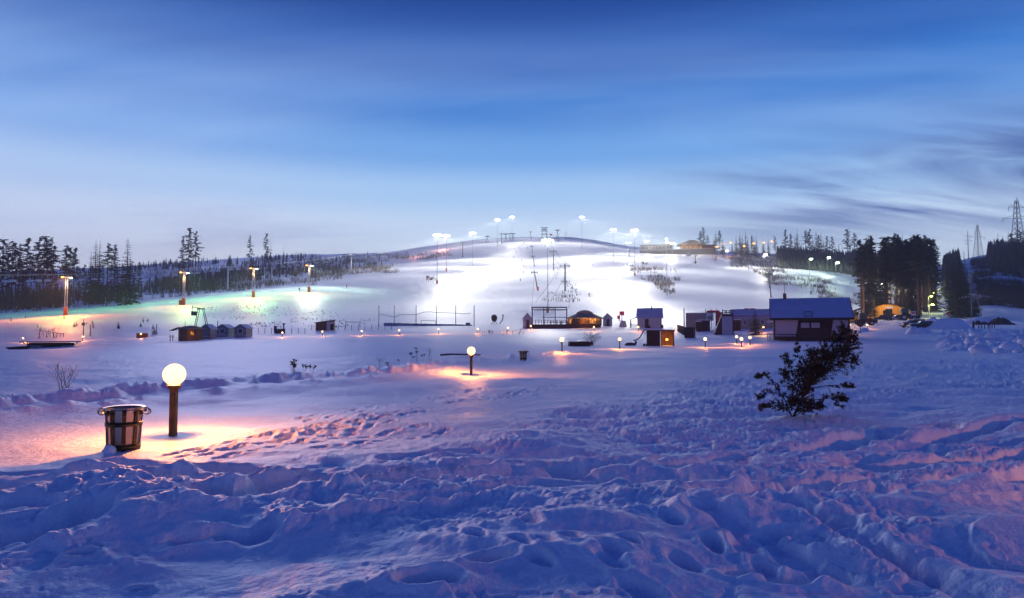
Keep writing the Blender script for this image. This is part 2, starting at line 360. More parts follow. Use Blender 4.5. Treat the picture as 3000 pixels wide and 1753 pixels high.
# ------------------------------------------------------------------ mesh helpers
class MB:
    def __init__(s): s.v = []; s.f = []
    def quad(s, *p):
        n = len(s.v); s.v += [tuple(q) for q in p]; s.f.append(tuple(range(n, n + len(p)))); return s
    def box(s, c, d, rz=0.0, tx=0.0):
        n = len(s.v); cz, sz = math.cos(rz), math.sin(rz); h = [k / 2 for k in d]
        for z in (-h[2], h[2]):
            k = 1 - tx if z > 0 else 1
            for x, y in ((-h[0], -h[1]), (h[0], -h[1]), (h[0], h[1]), (-h[0], h[1])):
                x *= k; y *= k; s.v.append((c[0] + x * cz - y * sz, c[1] + x * sz + y * cz, c[2] + z))
        for q in ((0, 3, 2, 1), (4, 5, 6, 7), (0, 1, 5, 4), (1, 2, 6, 5), (2, 3, 7, 6), (3, 0, 4, 7)): s.f.append(tuple(n + i for i in q))
        return s
    def tube(s, p, q, r0, r1=None, n=6, cap=True):
        r1 = r0 if r1 is None else r1; p = Vector(p); q = Vector(q); a = (q - p)
        if a.length < 1e-6: return s
        a.normalize(); u = a.orthogonal().normalized(); w = a.cross(u); k = len(s.v)
        for c, r in ((p, r0), (q, r1)):
            for i in range(n):
                t = 2 * math.pi * i / n; s.v.append(tuple(c + (u * math.cos(t) + w * math.sin(t)) * r))
        for i in range(n): j = (i + 1) % n; s.f.append((k + i, k + j, k + n + j, k + n + i))
        if cap: s.f.append(tuple(k + n + i for i in range(n))); s.f.append(tuple(k + i for i in reversed(range(n))))
        return s
    def path(s, pts, r, n=6):
        rs = r if isinstance(r, (list, tuple)) else [r] * len(pts)
        for i in range(len(pts) - 1): s.tube(pts[i], pts[i + 1], rs[i], rs[i + 1], n, cap=(i in (0, len(pts) - 2)))
        return s
    def lathe(s, prof, n=24, c=(0, 0, 0), closed=True):
        k = len(s.v)
        for r, z in prof:
            for i in range(n): t = 2 * math.pi * i / n; s.v.append((c[0] + r * math.cos(t), c[1] + r * math.sin(t), c[2] + z))
        for a in range(len(prof) - 1):
            for i in range(n): j = (i + 1) % n; s.f.append((k + a * n + i, k + a * n + j, k + a * n + n + j, k + a * n + n + i))
        if closed: s.f.append(tuple(k + (len(prof) - 1) * n + i for i in range(n))); s.f.append(tuple(k + i for i in reversed(range(n))))
        return s
    def prism(s, poly, y0, y1, ax='y'):
        k = len(s.v); n = len(poly)
        for y in (y0, y1):
            for a, b in poly: s.v.append((a, y, b) if ax == 'y' else (y, a, b))
        s.f.append(tuple(k + i for i in range(n))); s.f.append(tuple(k + n + i for i in reversed(range(n))))
        for i in range(n): j = (i + 1) % n; s.f.append((k + j, k + i, k + n + i, k + n + j))
        return s
    def ball(s, c, r, nu=14, nv=9, sq=(1, 1, 1), noise=0.0, seed=0):
        k = len(s.v); rs = random.Random(seed)
        for i in range(nv + 1):
            ph = math.pi * i / nv
            for j in range(nu):
                t = 2 * math.pi * j / nu; q = 1 + noise * (rs.random() - .5) * (0 if i in (0, nv) else 1)
                s.v.append((c[0] + r * q * sq[0] * math.sin(ph) * math.cos(t), c[1] + r * q * sq[1] * math.sin(ph) * math.sin(t), c[2] + r * q * sq[2] * math.cos(ph)))
        for i in range(nv):
            for j in range(nu): l = (j + 1) % nu; s.f.append((k + i * nu + j, k + (i + 1) * nu + j, k + (i + 1) * nu + l, k + i * nu + l))
        return s
    def mesh(s, name, m, smooth=False):
        me = bpy.data.meshes.new(name); me.from_pydata(s.v, [], s.f); me.materials.append(m)
        if smooth: me.polygons.foreach_set('use_smooth', np.ones(len(me.polygons), bool))
        me.update(); return me
    def build(s, name, m, parent=None, smooth=False, label=None):
        o = bpy.data.objects.new(name, s.mesh(name, m, smooth)); C.objects.link(o)
        if parent: o.parent = parent
        if label: o['label'] = label
        return o
def tag(o, label, cat, group=None, kind=None):
    o['label'] = label; o['category'] = cat
    if group: o['group'] = group
    if kind: o['kind'] = kind
    return o
def thing(name, label, cat, loc=(0, 0, 0), rz=0.0, group=None):
    o = bpy.data.objects.new(name, None); C.objects.link(o); o.location = loc; o.rotation_euler = (0, 0, rz); o.empty_display_size = .3
    return tag(o, label, cat, group)
def inst(name, data, parent):
    o = bpy.data.objects.new(name, data); C.objects.link(o); o.parent = parent; return o
def copy_tree(src, parent=None):
    c = src.copy(); C.objects.link(c)
    if parent: c.parent = parent
    for ch in list(src.children): copy_tree(ch, c)
    return c
def dup(src, loc, rz=None, label=None, scale=None, group=None):
    c = copy_tree(src); c.location = loc
    if rz is not None: c.rotation_euler = (0, 0, rz)
    if label: c['label'] = label
    if scale: c.scale = (scale,) * 3 if isinstance(scale, (int, float)) else scale
    if group: c['group'] = group
    return c
def face(px): return -math.atan((px - CX) / F)
def lamp(kind, parent, loc, power, col, size=.25, name='light', aim=None, cone=None, blend=.8):
    l = bpy.data.lights.new(name, kind); l.energy = power; l.color = col; l.shadow_soft_size = size
    o = bpy.data.objects.new(name, l); C.objects.link(o); o.location = loc
    if parent: o.parent = parent
    if aim is not None: o.rotation_euler = Vector(aim).to_track_quat('-Z', 'Y').to_euler()
    if cone: l.spot_size = R(cone); l.spot_blend = blend
    return o
def batwing(o, cap):
    """floodlight optics: beam strength rises away from straight down so that level ground is lit evenly"""
    t = o.data; t.use_nodes = True; t = t.node_tree; em = [n for n in t.nodes if n.type == 'EMISSION'][0]
    a = t.nodes.new('ShaderNodeTexCoord'); sp = t.nodes.new('ShaderNodeSeparateXYZ'); t.links.new(a.outputs['Normal'], sp.inputs[0])
    mrn = t.nodes.new('ShaderNodeMapRange'); mrn.inputs[1].default_value = -1; t.links.new(sp.outputs[2], mrn.inputs[0])
    fc = t.nodes.new('ShaderNodeFloatCurve'); cu = fc.mapping.curves[0]
    pts = [(0, .6 / cap)] + [((1 - math.cos(R(th))) / 2, min(1, (1 / math.cos(R(th)) ** 3) / cap)) for th in (30, 45, 55, 62, 68, 72)] + [(.40, .34), (.44, .10), (.5, .04), (.6, .03), (1, .02)]
    cu.points[0].location = pts[0]; cu.points[1].location = pts[-1]
    for p in pts[1:-1]: cu.points.new(*p)
    fc.mapping.update(); t.links.new(mrn.outputs[0], fc.inputs['Value'])
    mu = t.nodes.new('ShaderNodeMath'); mu.operation = 'MULTIPLY'; mu.inputs[1].default_value = cap; t.links.new(fc.outputs[0], mu.inputs[0]); t.links.new(mu.outputs[0], em.inputs[1])

# ------------------------------------------------------------------ more materials
M.update(
 bark=mat('bark', (.055, .042, .034), .9, var=.4), pine_bark=mat('pine bark', (.11, .065, .04), .9, var=.4), birch=mat('birch bark', (.25, .22, .20), .8, var=.4),
 needle=mat('spruce needles', (.030, .042, .028), .8, var=.45, scale=.8), needle2=mat('pine needles', (.040, .050, .030), .8, var=.45, scale=.8),
 scrub=mat('bare twigs', (.085, .062, .048), .9, var=.4, scale=.3), scrub_dark=mat('dark twigs', (.035, .030, .030), .9, var=.4, scale=.3), scrub_pale=mat('pale twigs', (.16, .13, .095), .9, var=.3, scale=.3),
 weed=mat('dry weed', (.035, .032, .035), .9), juniper=mat('juniper foliage', (.060, .046, .024), .6, var=.6, scale=9, spec=.1), juniper_wood=mat('juniper wood', (.035, .024, .016), .9),
 galv=mat('galvanised steel', (.42, .43, .44), .45, .7, .15), dark_steel=mat('dark steel', (.07, .075, .08), .5, .4, .3), white_paint=mat('white painted steel', (.72, .72, .70), .5, .1, .1),
 orange=mat('orange pad', (.75, .17, .02), .6, var=.2), red=mat('red print', (.55, .03, .05), .5, var=.2), cable=mat('steel cable', (.10, .10, .11), .5, .5),
 steel=mat('polished steel', (.74, .53, .36), .32, 1.0, .06, 3), strap=mat('bronze-brown strap', (.060, .045, .022), .38, .75, .3),
 post_paint=mat('brown bollard paint', (.085, .05, .018), .5, .2, .3), 
 wood=mat('brown timber', (.13, .06, .035), .75, var=.35, scale=3, bump=.2), dark_wood=mat('black-brown timber', (.030, .018, .018), .8, var=.4, scale=3), purple_wood=mat('dark stained boards', (.050, .020, .028), .75, var=.3, scale=2),
 grey_wood=mat('grey boards', (.20, .21, .24), .75, var=.25, scale=2), pale_wall=mat('pale rendered wall', (.50, .46, .46), .8, var=.12, scale=1.5), cream=mat('cream wall', (.56, .50, .44), .8, var=.12),
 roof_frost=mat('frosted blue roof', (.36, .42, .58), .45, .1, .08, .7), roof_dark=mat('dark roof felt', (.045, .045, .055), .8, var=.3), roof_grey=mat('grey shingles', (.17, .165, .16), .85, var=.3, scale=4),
 black=mat('black interior', (.006, .006, .008), .8, var=0), glass=mat('dark window glass', (.02, .025, .035), .1, 0, 0, spec=.6),
 metal_sheet=mat('grey sheet cladding', (.25, .235, .225), .6, .2, .15, 1.2), yellow=mat('yellow tarpaulin hall', (.72, .38, .04), .55, var=.12, scale=1),
 car_dark=mat('dark car paint', (.03, .035, .04), .25, .4, .1), car_silver=mat('silver car paint', (.35, .38, .40), .3, .5, .1), tyre=mat('rubber', (.015, .015, .016), .85), rim=mat('wheel rim', (.35, .35, .36), .35, .8),
 machine=mat('yellow machine paint', (.55, .33, .04), .5, var=.25), machine_dark=mat('sooty machine paint', (.05, .028, .024), .6, var=.35), white=mat('white panel', (.62, .62, .66), .6, var=.08), violet_panel=mat('violet board', (.42, .38, .47), .6, var=.06),
 net=mat('net', (.09, .10, .12), .8), stone=mat('rubble', (.06, .055, .06), .9, var=.5, scale=2))
def glow(name, col, s, sample=True):
    m = bpy.data.materials.new(name); m.use_nodes = True; t = m.node_tree; t.nodes.clear()
    e = t.nodes.new('ShaderNodeEmission'); e.inputs[0].default_value = (*col, 1); e.inputs[1].default_value = s; o = t.nodes.new('ShaderNodeOutputMaterial'); t.links.new(e.outputs[0], o.inputs[0])
    if not sample: m.cycles.emission_sampling = 'NONE'
    return m
def lit_glass(name, col, s, tr):                                      # glowing frosted glass that lets its bulb's light through
    m = glow(name, col, s, False); t = m.node_tree; e = [n for n in t.nodes if n.type == 'EMISSION'][0]; o = [n for n in t.nodes if n.type == 'OUTPUT_MATERIAL'][0]; g = t.nodes.new('ShaderNodeBsdfTransparent'); g.inputs[0].default_value = (tr, tr, tr, 1); a = t.nodes.new('ShaderNodeAddShader'); t.links.new(e.outputs[0], a.inputs[0]); t.links.new(g.outputs[0], a.inputs[1]); t.links.new(a.outputs[0], o.inputs[0]); return m
M['globe'] = lit_glass('lit globe', (1.0, .62, .24), 1.7, .6); M['globe_far'] = lit_glass('lit far globe', (1.0, .62, .26), 3, .6)
M['flood'] = glow('lit floodlight', (1.0, .97, .90), 40, False); M['sodium'] = glow('lit sodium lamp', (1.0, .42, .08), 5, False); M['mercury'] = glow('lit mercury lamp', (.75, 1.0, .70), 40, False)
M['road_lamp'] = glow('lit yellow-green road lamp', (.85, 1.0, .15), 30, False)
def glow_var(name, col, s, scale=1.4):                               # a lit room seen through glass: bright and dim corners
    m = glow(name, col, s); t = m.node_tree; e = [n for n in t.nodes if n.type == 'EMISSION'][0]; tcn = t.nodes.new('ShaderNodeTexCoord'); n = t.nodes.new('ShaderNodeTexVoronoi'); n.inputs['Scale'].default_value = scale; t.links.new(tcn.outputs['Object'], n.inputs[0])
    r_ = t.nodes.new('ShaderNodeMapRange'); r_.inputs[1].default_value = .15; r_.inputs[2].default_value = .75; r_.inputs[3].default_value = s; r_.inputs[4].default_value = s * .12; t.links.new(n.outputs['Distance'], r_.inputs[0]); t.links.new(r_.outputs[0], e.inputs[1]); return m
M['warm_pane'] = glow_var('lamp-lit window', (1.0, .36, .05), 2.6); M['warm_room'] = glow_var('lamp-lit room', (1.0, .42, .10), 1.9)

# ------------------------------------------------------------------ globe bollard lamps
def globe_lamp(loc, label, group, near=True, hs=1.0, globe='globe'):
    t = thing('globe_lamp', label, 'lamp', loc, random.uniform(-.2, .2), group)
    n = 20 if near else 8; k = hs
    MB().box((0, 0, .36 * k - .15), (.085, .085, .72 * k + .3)).build('post', M['post_paint'], t)
    MB().lathe([(.055, .66 * k), (.075, .70 * k), (.10, .735 * k), (.105, .755 * k), (.05, .756 * k)], 14 if near else 8).build('collar', M['post_paint'], t, True)
    MB().ball((0, 0, .745 * k + .165), .160, n, n // 2 + 3).build('globe', M[globe], t, True)
    lamp('POINT', t, (0, 0, .745 * k + .165), 620 if near else 470, (1.0, .31, .065), .07, 'bulb')
    return t
ROW = 'globe lamps along the trodden path'
for i, (px, py, lab) in enumerate(((515, 1272, 'glowing globe lamp on a brown post beside the nearer steel bin'), (1381, 1090, 'glowing globe lamp on a brown post standing on the path before the dark slatted bin'),
                         (1646, 1038, 'glowing globe lamp on a brown post beside the low bare willow bush'), (1815, 1022, 'glowing globe lamp on a brown post beside the bent pipe by the black kiosk'))):
    x, y = gp(px, py); b = Vector((x, y, gz(x, y))); k = 1.0
    globe_lamp(b, lab, ROW, True)
for (x, y) in ((8.6, 4.0),):                                       # the row goes on past the photographer
    globe_lamp(Vector((x, y, gz(x, y))), 'glowing globe lamp on a brown post just past the rutted snow field', ROW)
FAR = [(70, 992), (245, 987), (414, 980), (828, 976), (945, 973), (1060, 971), (1170, 969), (1285, 967), (1400, 966), (1488, 962), (1555, 957), (1740, 960), (1870, 959), (1976, 961), (2065, 1010), (2157, 990), (2171, 1000), (2196, 993), (2236, 961), (2489, 953), (2540, 953)]
for (px, py) in FAR:
    d = hit(px, py + 8, 70); d = hit(px, py + 1700 / d, 70); b = G(px, d, -.05)
    if px < 1500: lab, grp = 'small glowing globe lamp in the far row before the sledging slope', 'globe lamps along the far path'
    elif px < 2000: lab, grp = 'small glowing globe lamp on the snow before the cafe and the pale house', 'globe lamps by the cafe'
    elif px < 2230: lab, grp = 'small glowing globe lamp on the snow between the black kiosk and the big house', 'globe lamps clustered before the big house'
    else: lab, grp = 'small glowing globe lamp at the wall side of the big house', 'globe lamps at the sides of the big house'
    globe_lamp(b, lab, grp, False, 1.0, 'globe_far')

# ------------------------------------------------------------------ slatted litter bins
def bin_(loc, rz, label, H=.60, R0=.20, R1=.235, n=9, body='steel'):
    t = thing('litter_bin', label, 'bin', loc, rz, 'slatted litter bins on the path')
    MB().lathe([(R0 - .02, .06), (R0, .10), (R1 - .005, H - .05), (R1 + .01, H - .01), (R1 - .012, H - .012), (R0 - .015, .12)], 40).build('drum', M[body], t, True)
    MB().lathe([(R1 + .004, H - .015), (R1 + .028, H), (R1 + .03, H + .016), (R1 - .002, H + .012)], 40, closed=False).build('rim', M['steel'], t, True)
    for z, h in ((.10, .055), (.40, .05)):
        r = R0 + (R1 - R0) * (z / H) + .016
        MB().lathe([(r - .012, z), (r, z), (r + .004, z + h), (r - .012, z + h)], 40, closed=False).build('hoop', M['strap'], t, True)
    ribs = None
    for i in range(n):
        a = 2 * math.pi * (i + .35) / n; ca, sa = math.cos(a), math.sin(a); m = MB()
        prof = [(R0 + .012, .02), (R0 + .014, .12), (R1 + .004, H - .10), (R1 + .018, H - .045)]
        cr_ = .036; cx, cz = R1 + .05, H - .045
        prof += [(cx - cr_ * math.cos(q), cz + cr_ * math.sin(q)) for q in np.linspace(.1, 5.2, 10)]
        for (r0, z0), (r1, z1) in zip(prof[:-1], prof[1:]):
            w = .024; p = []
            for r_, z_ in ((r0, z0), (r1, z1)):
                for e in (-w, w): p.append((r_ * ca - e * sa, r_ * sa + e * ca, z_))
            m.quad(p[0], p[1], p[3], p[2]); q_ = [(x - .008 * ca, y - .008 * sa, z) for x, y, z in p]; m.quad(q_[0], q_[2], q_[3], q_[1]); m.quad(p[0], p[2], q_[2], q_[0]); m.quad(p[1], q_[1], q_[3], p[3])
        m.build('strap', M['strap'], t)
    for s in (-1, 1):                                              # the two carrying rings at the rim
        m = MB(); c = (s * (R1 + .075), 0, H - .045); m.path([(c[0] + .048 * math.cos(q), 0, c[2] + .040 * math.sin(q)) for q in np.linspace(0, 2 * math.pi, 15)], .010, 6); m.build('handle', M['steel'], t, True)
    for i in range(3):
        a = 2 * math.pi * i / 3 + .5; MB().tube((R0 * .8 * math.cos(a), R0 * .8 * math.sin(a), -.06), (R0 * .8 * math.cos(a), R0 * .8 * math.sin(a), .08), .014).build('leg', M['strap'], t)
    return t
x, y = gp(372, 1306); bin_(Vector((x, y, gz(x, y) - .075)), .1, 'shiny steel litter bin with bronze straps and ring handles beside the nearest lit globe lamp', .63, .185, .215)
x, y = gp(1533, 1056); bin_(Vector((x, y, gz(x, y) - .02)), .3, 'small dark slatted litter bin standing between two lit globe lamps on the path', .54, .17, .20)
m = MB().ball((0, 0, .02), .085, 12, 8, (1, .8, .95), .25, 4); x, y = gp(352, 1312); o = m.build('snow_lump', M['snow'], None, True); o.location = (x, y - .16, gz(x, y - .16) + .02); tag(o, 'small lump of snow against the foot of the shiny steel bin', 'snow lump')

# ------------------------------------------------------------------ vegetation
def spruce_mesh(name, h=16.0, seed=0, w=.17, start=.08, dens=1.0):
    rs = random.Random(seed); tr = MB(); tr.path([(0, 0, -.6), (0, 0, h * .5), (0, 0, h)], [h * .013, h * .008, .02], 5); c = MB()
    z = h * start; top = h
    while z < h * .985:
        t = (z - h * start) / (h * (1 - start)); Lb = h * w * ((1 - t) ** .85) * rs.uniform(.65, 1.15) + .12; nb = max(4, int((5 + 3 * (1 - t)) * dens))
        a0 = rs.uniform(0, 6.3)
        for b in range(nb):
            if rs.random() < .12: continue
            a = a0 + 6.283 * b / nb + rs.uniform(-.3, .3); l = Lb * rs.uniform(.6, 1.15); dr = rs.uniform(.15, .45) * (1 - .5 * t)
            ca, sa = math.cos(a), math.sin(a); segs = max(1, int(l / .8))
            for s in range(segs + 1):
                f0, f1 = s / (segs + 1) * .9, min(1.05, (s + 1.3) / (segs + 1)); wd = l * .22 * (1 - .55 * f0) * rs.uniform(.7, 1.3)
                p = Vector((ca * l * f0, sa * l * f0, z - dr * l * f0 + rs.uniform(-.05, .05))); q = Vector((ca * l * f1, sa * l * f1, z - dr * l * f1 * 1.1 + l * .05))
                sd = Vector((-sa, ca, 0)) * wd; dn = Vector((0, 0, -wd * rs.uniform(.5, 1.1)))
                c.quad(p + sd * .5 + dn * .4, q + dn * .15, p - sd * .5 + dn * .4); c.quad(p, p + (q - p) * .55 + dn * 1.2, q)
        z += h * rs.uniform(.020, .034) / dens ** .5
    return tr.mesh(name + '_trunk', M['bark']), c.mesh(name + '_crown', M['needle'])
def pine_mesh(name, h=22.0, seed=0, start=.5, spread=.11, dens=1.0):
    rs = random.Random(seed); lean = rs.uniform(-.012, .012); tr = MB(); pts = [(lean * h * t * t * 2, 0, h * t - .6 * (t == 0)) for t in (0, .25, .5, .75, 1)]
    tr.path(pts, [h * .0095, h * .0082, h * .0066, h * .004, .02], 6); c = MB()
    for i in range(int(10 * dens)):                                # dead stubs under the crown
        z = h * rs.uniform(start * .45, start); a = rs.uniform(0, 6.3); l = rs.uniform(.5, 1.6); tr.tube((lean * h * (z / h) ** 2 * 2, 0, z), (math.cos(a) * l, math.sin(a) * l, z - rs.uniform(-.1, .5)), .03, .01, 3, False)
    nb = int(44 * dens)
    for i in range(nb):
        t = (i + rs.random()) / nb; z = h * (start + (1 - start) * t); l = h * spread * (.16 + .95 * (1 - t) ** .8) * rs.uniform(.45, 1.2)
        if t < .15: l *= .75
        a = rs.uniform(0, 6.3); up = rs.uniform(-.30, .06) + .25 * t; ca, sa = math.cos(a), math.sin(a); o = Vector((lean * h * (z / h) ** 2 * 2, 0, z)); e = o + Vector((ca * l, sa * l, up * l))
        tr.tube(o, e, .035, .012, 3, False)
        for k in range(int(4 + l * 3.2)):
            f = rs.uniform(.22, 1.05); p = o + (e - o) * f + Vector((rs.gauss(0, .20) * l * f, rs.gauss(0, .20) * l * f, rs.gauss(0, .10)))
            s = rs.uniform(.30, .62) * (h / 22)
            for q in range(3):
                d1 = Vector((ca * .7 + rs.gauss(0, .8), sa * .7 + rs.gauss(0, .8), rs.gauss(.05, .28))).normalized() * s; d2 = d1.orthogonal().normalized() * s * .26
                c.quad(p - d1 * .6 - d2, p + d1, p - d1 * .6 + d2)
    return tr.mesh(name + '_trunk', M['pine_bark']), c.mesh(name + '_crown', M['needle2'])
SPR = [spruce_mesh('spruce%d' % i, 16, 20 + i, w, st, 1.0) for i, (w, st) in enumerate(((.15, .06), (.12, .10), (.18, .05), (.10, .18)))]
PIN = [pine_mesh('pine%d' % i, 22, 40 + i, st, sp, dn) for i, (st, sp, dn) in enumerate(((.50, .135, 1.1), (.40, .12, 1.3), (.58, .145, .9), (.34, .115, 1.4), (.46, .10, 1.1)))]
for pr in SPR + PIN:
    for me_ in pr: me_.name = me_.name
def tree(kind, k, loc, h, label, group, slim=1.0):
    data = (SPR if kind == 's' else PIN)[k % (4 if kind == 's' else 5)]; base = 16.0 if kind == 's' else 22.0
    t = thing('spruce_tree' if kind == 's' else 'pine_tree', label, 'tree', loc, random.uniform(0, 6.28), group); s = h / base; t.scale = (s * slim, s * slim, s)
    inst('trunk', data[0], t); inst('crown', data[1], t); return t
def tree_at(kind, k, px, ytop, d, label, group, slim=1.0):
    b = G(px, d, -.2); tree(kind, k, b, hpx(ytop, b, d), label, group, slim)
# the wood beyond the lit run
WL = {'p': 'tall bare-stemmed pine in the dark wood beyond the green-lit ski run', 's': 'full dark spruce in the wood beyond the green-lit ski run'}
for i, (px, yt, k) in enumerate(((3, 701, 'p'), (18, 742, 'p'), (31, 708, 'p'), (43, 712, 'p'), (53, 716, 'p'), (62, 742, 's'), (73, 698, 'p'), (88, 752, 'p'), (104, 695, 'p'), (112, 742, 's'), (124, 692, 'p'), (133, 726, 'p'), (144, 697, 'p'), (149, 720, 'p'),
        (188, 720, 'p'), (201, 726, 'p'), (213, 727, 'p'), (228, 778, 's'), (240, 776, 'p'), (262, 735, 's'), (275, 701, 's'), (287, 704, 's'), (312, 715, 'p'), (322, 745, 's'), (332, 718, 'p'), (340, 760, 's'), (369, 697, 's'), (378, 755, 's'), (-14, 720, 'p'), (-30, 700, 'p'), (158, 790, 's'), (300, 785, 's'), (355, 790, 's'), (405, 768, 'p'), (392, 800, 's'))):
    d = random.uniform(262, 318); tree_at(k, i, px, yt, d, WL[k], 'trees in the wood beyond the ski run', {'p': 1.2, 's': 1.1}[k])
for px, yt, k in ((531, 693, 4), (549, 668, 0), (569, 679, 2)): tree_at('p', k, px, yt, 335, 'very tall lone pine, one of three together over the chairlift', 'three lone pines', .8)
tree_at('p', 2, 729, 690, 352, 'thin lone pine with a small tuft of a crown behind the chairlift', None, .6); tree_at('p', 0, 776, 684, 355, 'lone pine with a broad flat crown beside a dead stem on the ridge', None, .75)
b = G(790, 360, -.2); h_ = hpx(697, b, 360); m = MB(); m.path([(0, 0, 0), (.1, 0, h_ * .6), (0, 0, h_)], [.16, .10, .03], 5)
for i in range(9): a = random.uniform(0, 6.3); z = h_ * random.uniform(.4, .95); m.tube((0, 0, z), (math.cos(a) * 1.1, math.sin(a) * 1.1, z - .2), .03, .01, 3)
o = m.build('dead_tree', M['bark']); o.location = b; tag(o, 'dead bare tree stem on the ridge beside the broad flat-topped pine', 'tree')
for px, yt in ((828, 729), (836, 742)): tree_at('s', 2, px, yt, 640, 'small dark spruce on the snowy knoll of the ridge', 'spruces on the ridge knoll')
tree_at('s', 1, 763, 741, 640, 'small pointed spruce on the ridge by the lone flat-topped pine', None)
for i, (px, yt, k) in enumerate(((2055, 678, 'p'), (2064, 666, 'p'), (2077, 690, 'p'), (2093, 694, 's'), (2100, 676, 's'), (2112, 676, 'p'), (2121, 697, 's'), (2148, 700, 's'), (2160, 690, 's'), (2171, 680, 's'), (2178, 688, 's'), (2188, 674, 's'), (2194, 690, 's'), (2206, 690, 'p'), (2213, 693, 's'), (2220, 690, 's'), (2240, 700, 's'), (2255, 700, 's'), (2275, 692, 'p'))):
    tree_at(k, i, px, yt, random.uniform(600, 650), 'conifer in the lamp-lit row behind the hilltop lodge', 'conifers behind the hilltop lodge', 1.15)
for i, (px, yt, k) in enumerate(((2290, 722, 's'), (2305, 674, 'p'), (2315, 712, 's'), (2322, 685, 'p'), (2333, 690, 's'), (2340, 670, 's'), (2352, 705, 's'), (2365, 676, 'p'), (2375, 672, 'p'), (2386, 695, 's'), (2396, 676, 's'), (2403, 690, 'p'), (2410, 680, 's'), (2418, 700, 's'), (2428, 692, 'p'), (2436, 698, 's'), (2443, 694, 'p'), (2452, 715, 's'), (2462, 712, 's'), (2472, 718, 's'), (2487, 672, 'p'), (2495, 700, 's'), (2508, 683, 'p'), (2516, 712, 's'), (2525, 718, 's'))):
    tree_at(k, i, px, yt, random.uniform(540, 620), 'dark conifer on the ridge between the lodge and the big wood', 'conifers on the dark ridge', 1.1)
rs = random.Random(5); n_ = 0
for i in range(128):                                                # the big wood beside the yellow hall
    px = rs.uniform(2516, 2744) if i < 92 else rs.uniform(2660, 2748); d = rs.uniform(205, 330) if i > 26 else rs.uniform(192, 240)
    if d < 250 and px > 2700: d += 50
    k = 'p' if rs.random() < .86 else 's'; d = max(d, 232) if 2535 < px < 2690 else d; b = G(px, d, -.2); top = rs.uniform(688, 745) + (0 if px < 2700 else (px - 2700) * .7) + max(0, 2540 - px) * .8
    if i <= 26: top = rs.uniform(686, 715) + max(0, 2545 - px) * .9
    tree(k, (0, 2, 4, 1, 0)[i % 5], b, max(7, min(29, hpx(top, b, d))), {'p': 'tall pine of the big wood behind the yellow arched hall', 's': 'dark spruce of the big wood behind the yellow arched hall'}[k], 'trees of the big wood', 1.05)
for px, yt, d in ((2551, 846, 200), (2562, 862, 205), (2534, 890, 196), (2622, 850, 205), (2632, 838, 210), (2650, 862, 208), (2600, 858, 214)): tree_at('s', 3, px, yt, d, 'young ragged spruce under the pines behind the yellow arched hall', 'young spruces under the big wood', 1.5)
for i, (px, yt, d) in enumerate(((2796, 792, 228), (2806, 770, 222), (2816, 757, 216), (2826, 765, 214), (2836, 785, 212), (2846, 812, 210), (2856, 838, 214), (2866, 855, 216), (2800, 815, 206), (2788, 775, 300), (2778, 765, 330), (2784, 770, 270), (2793, 778, 262), (2773, 772, 380), (2782, 762, 350), (2800, 760, 240), (2808, 752, 330), (2818, 748, 340), (2830, 752, 330))):
    tree_at('s', i, px, yt, d, 'dense dark spruce in the clump beside the snowy forest track', 'spruces beside the forest track', 1.35)
for i, (px, yt, k) in enumerate(((2920, 712, 's'), (2932, 682, 's'), (2945, 690, 's'), (2955, 706, 's'), (2963, 679, 's'), (2972, 684, 'p'), (2986, 668, 's'), (2997, 676, 'p'), (3010, 670, 's'), (3024, 680, 's'), (2940, 722, 's'), (2978, 706, 's'), (2912, 728, 's'), (3040, 676, 'p'), (2950, 735, 's'), (2990, 720, 's'))):
    tree_at(k, i, px, yt, rs.uniform(372, 420), 'conifer on the snowy bluff under the great electricity pylon', 'conifers on the pylon bluff', 1.2)

def broom(mb, p, h, rs, n=5, w=.05):
    for i in range(n):
        a = rs.uniform(0, 6.3); l = h * rs.uniform(.55, 1.0); sp = rs.uniform(.06, .30) * h; ww = w * rs.uniform(.7, 1.4)
        b = Vector((p[0] + rs.gauss(0, .12) * h, p[1] + rs.gauss(0, .12) * h, p[2] - .1)); e = b + Vector((math.cos(a) * sp, math.sin(a) * sp, l)); s = Vector((rs.uniform(-1, 1), rs.uniform(-1, 1), 0)).normalized() * ww
        mb.quad(b - s, b + s, e); m_ = b + (e - b) * rs.uniform(.4, .7); e2 = m_ + Vector((rs.gauss(0, .16), rs.gauss(0, .16), .3)) * h; mb.quad(m_ - s * .6, m_ + s * .6, e2)
def lowspruce(mb, p, h, rs):
    n = 6; w = h * rs.uniform(.13, .2); mb.tube((p[0], p[1], p[2] - .3), (p[0], p[1], p[2] + h * .3), .15, .1, 4, False)
    for k in range(5):
        z0 = p[2] + h * (.10 + .18 * k); z1 = min(p[2] + h * 1.0, z0 + h * .30); r = w * (1 - k * .185); a0 = rs.uniform(0, 6.3)
        for i in range(n):
            a = a0 + 6.283 * i / n; b = a + .75; q = rs.uniform(.7, 1.25)
            mb.quad((p[0] + r * q * math.cos(a), p[1] + r * q * math.sin(a), z0 - r * .3), (p[0] + r * q * math.cos(b), p[1] + r * q * math.sin(b), z0 - r * .1 * q), (p[0], p[1], z1))
def scatter(n, pxr, dr, dens, seed, logd=True):
    rs = np.random.RandomState(seed); px = rs.uniform(*pxr, n); d = np.exp(rs.uniform(math.log(dr[0]), math.log(dr[1]), n)) if logd else rs.uniform(*dr, n)
    x = (px - CX) / F * d; y = d; keep = rs.rand(n) < dens(px, d, x, y); x, y, px, d = x[keep], y[keep], px[keep], d[keep]; z = ground(x, y, False)
    return zip(px, d, x, y, z)
def runedge(px): return np.interp(px, [-900, 0, 250, 500, 700, 900, 1000, 1060, 1150, 1250, 1330], [232, 232, 258, 298, 312, 356, 376, 400, 520, 590, 640])
rs = random.Random(3)
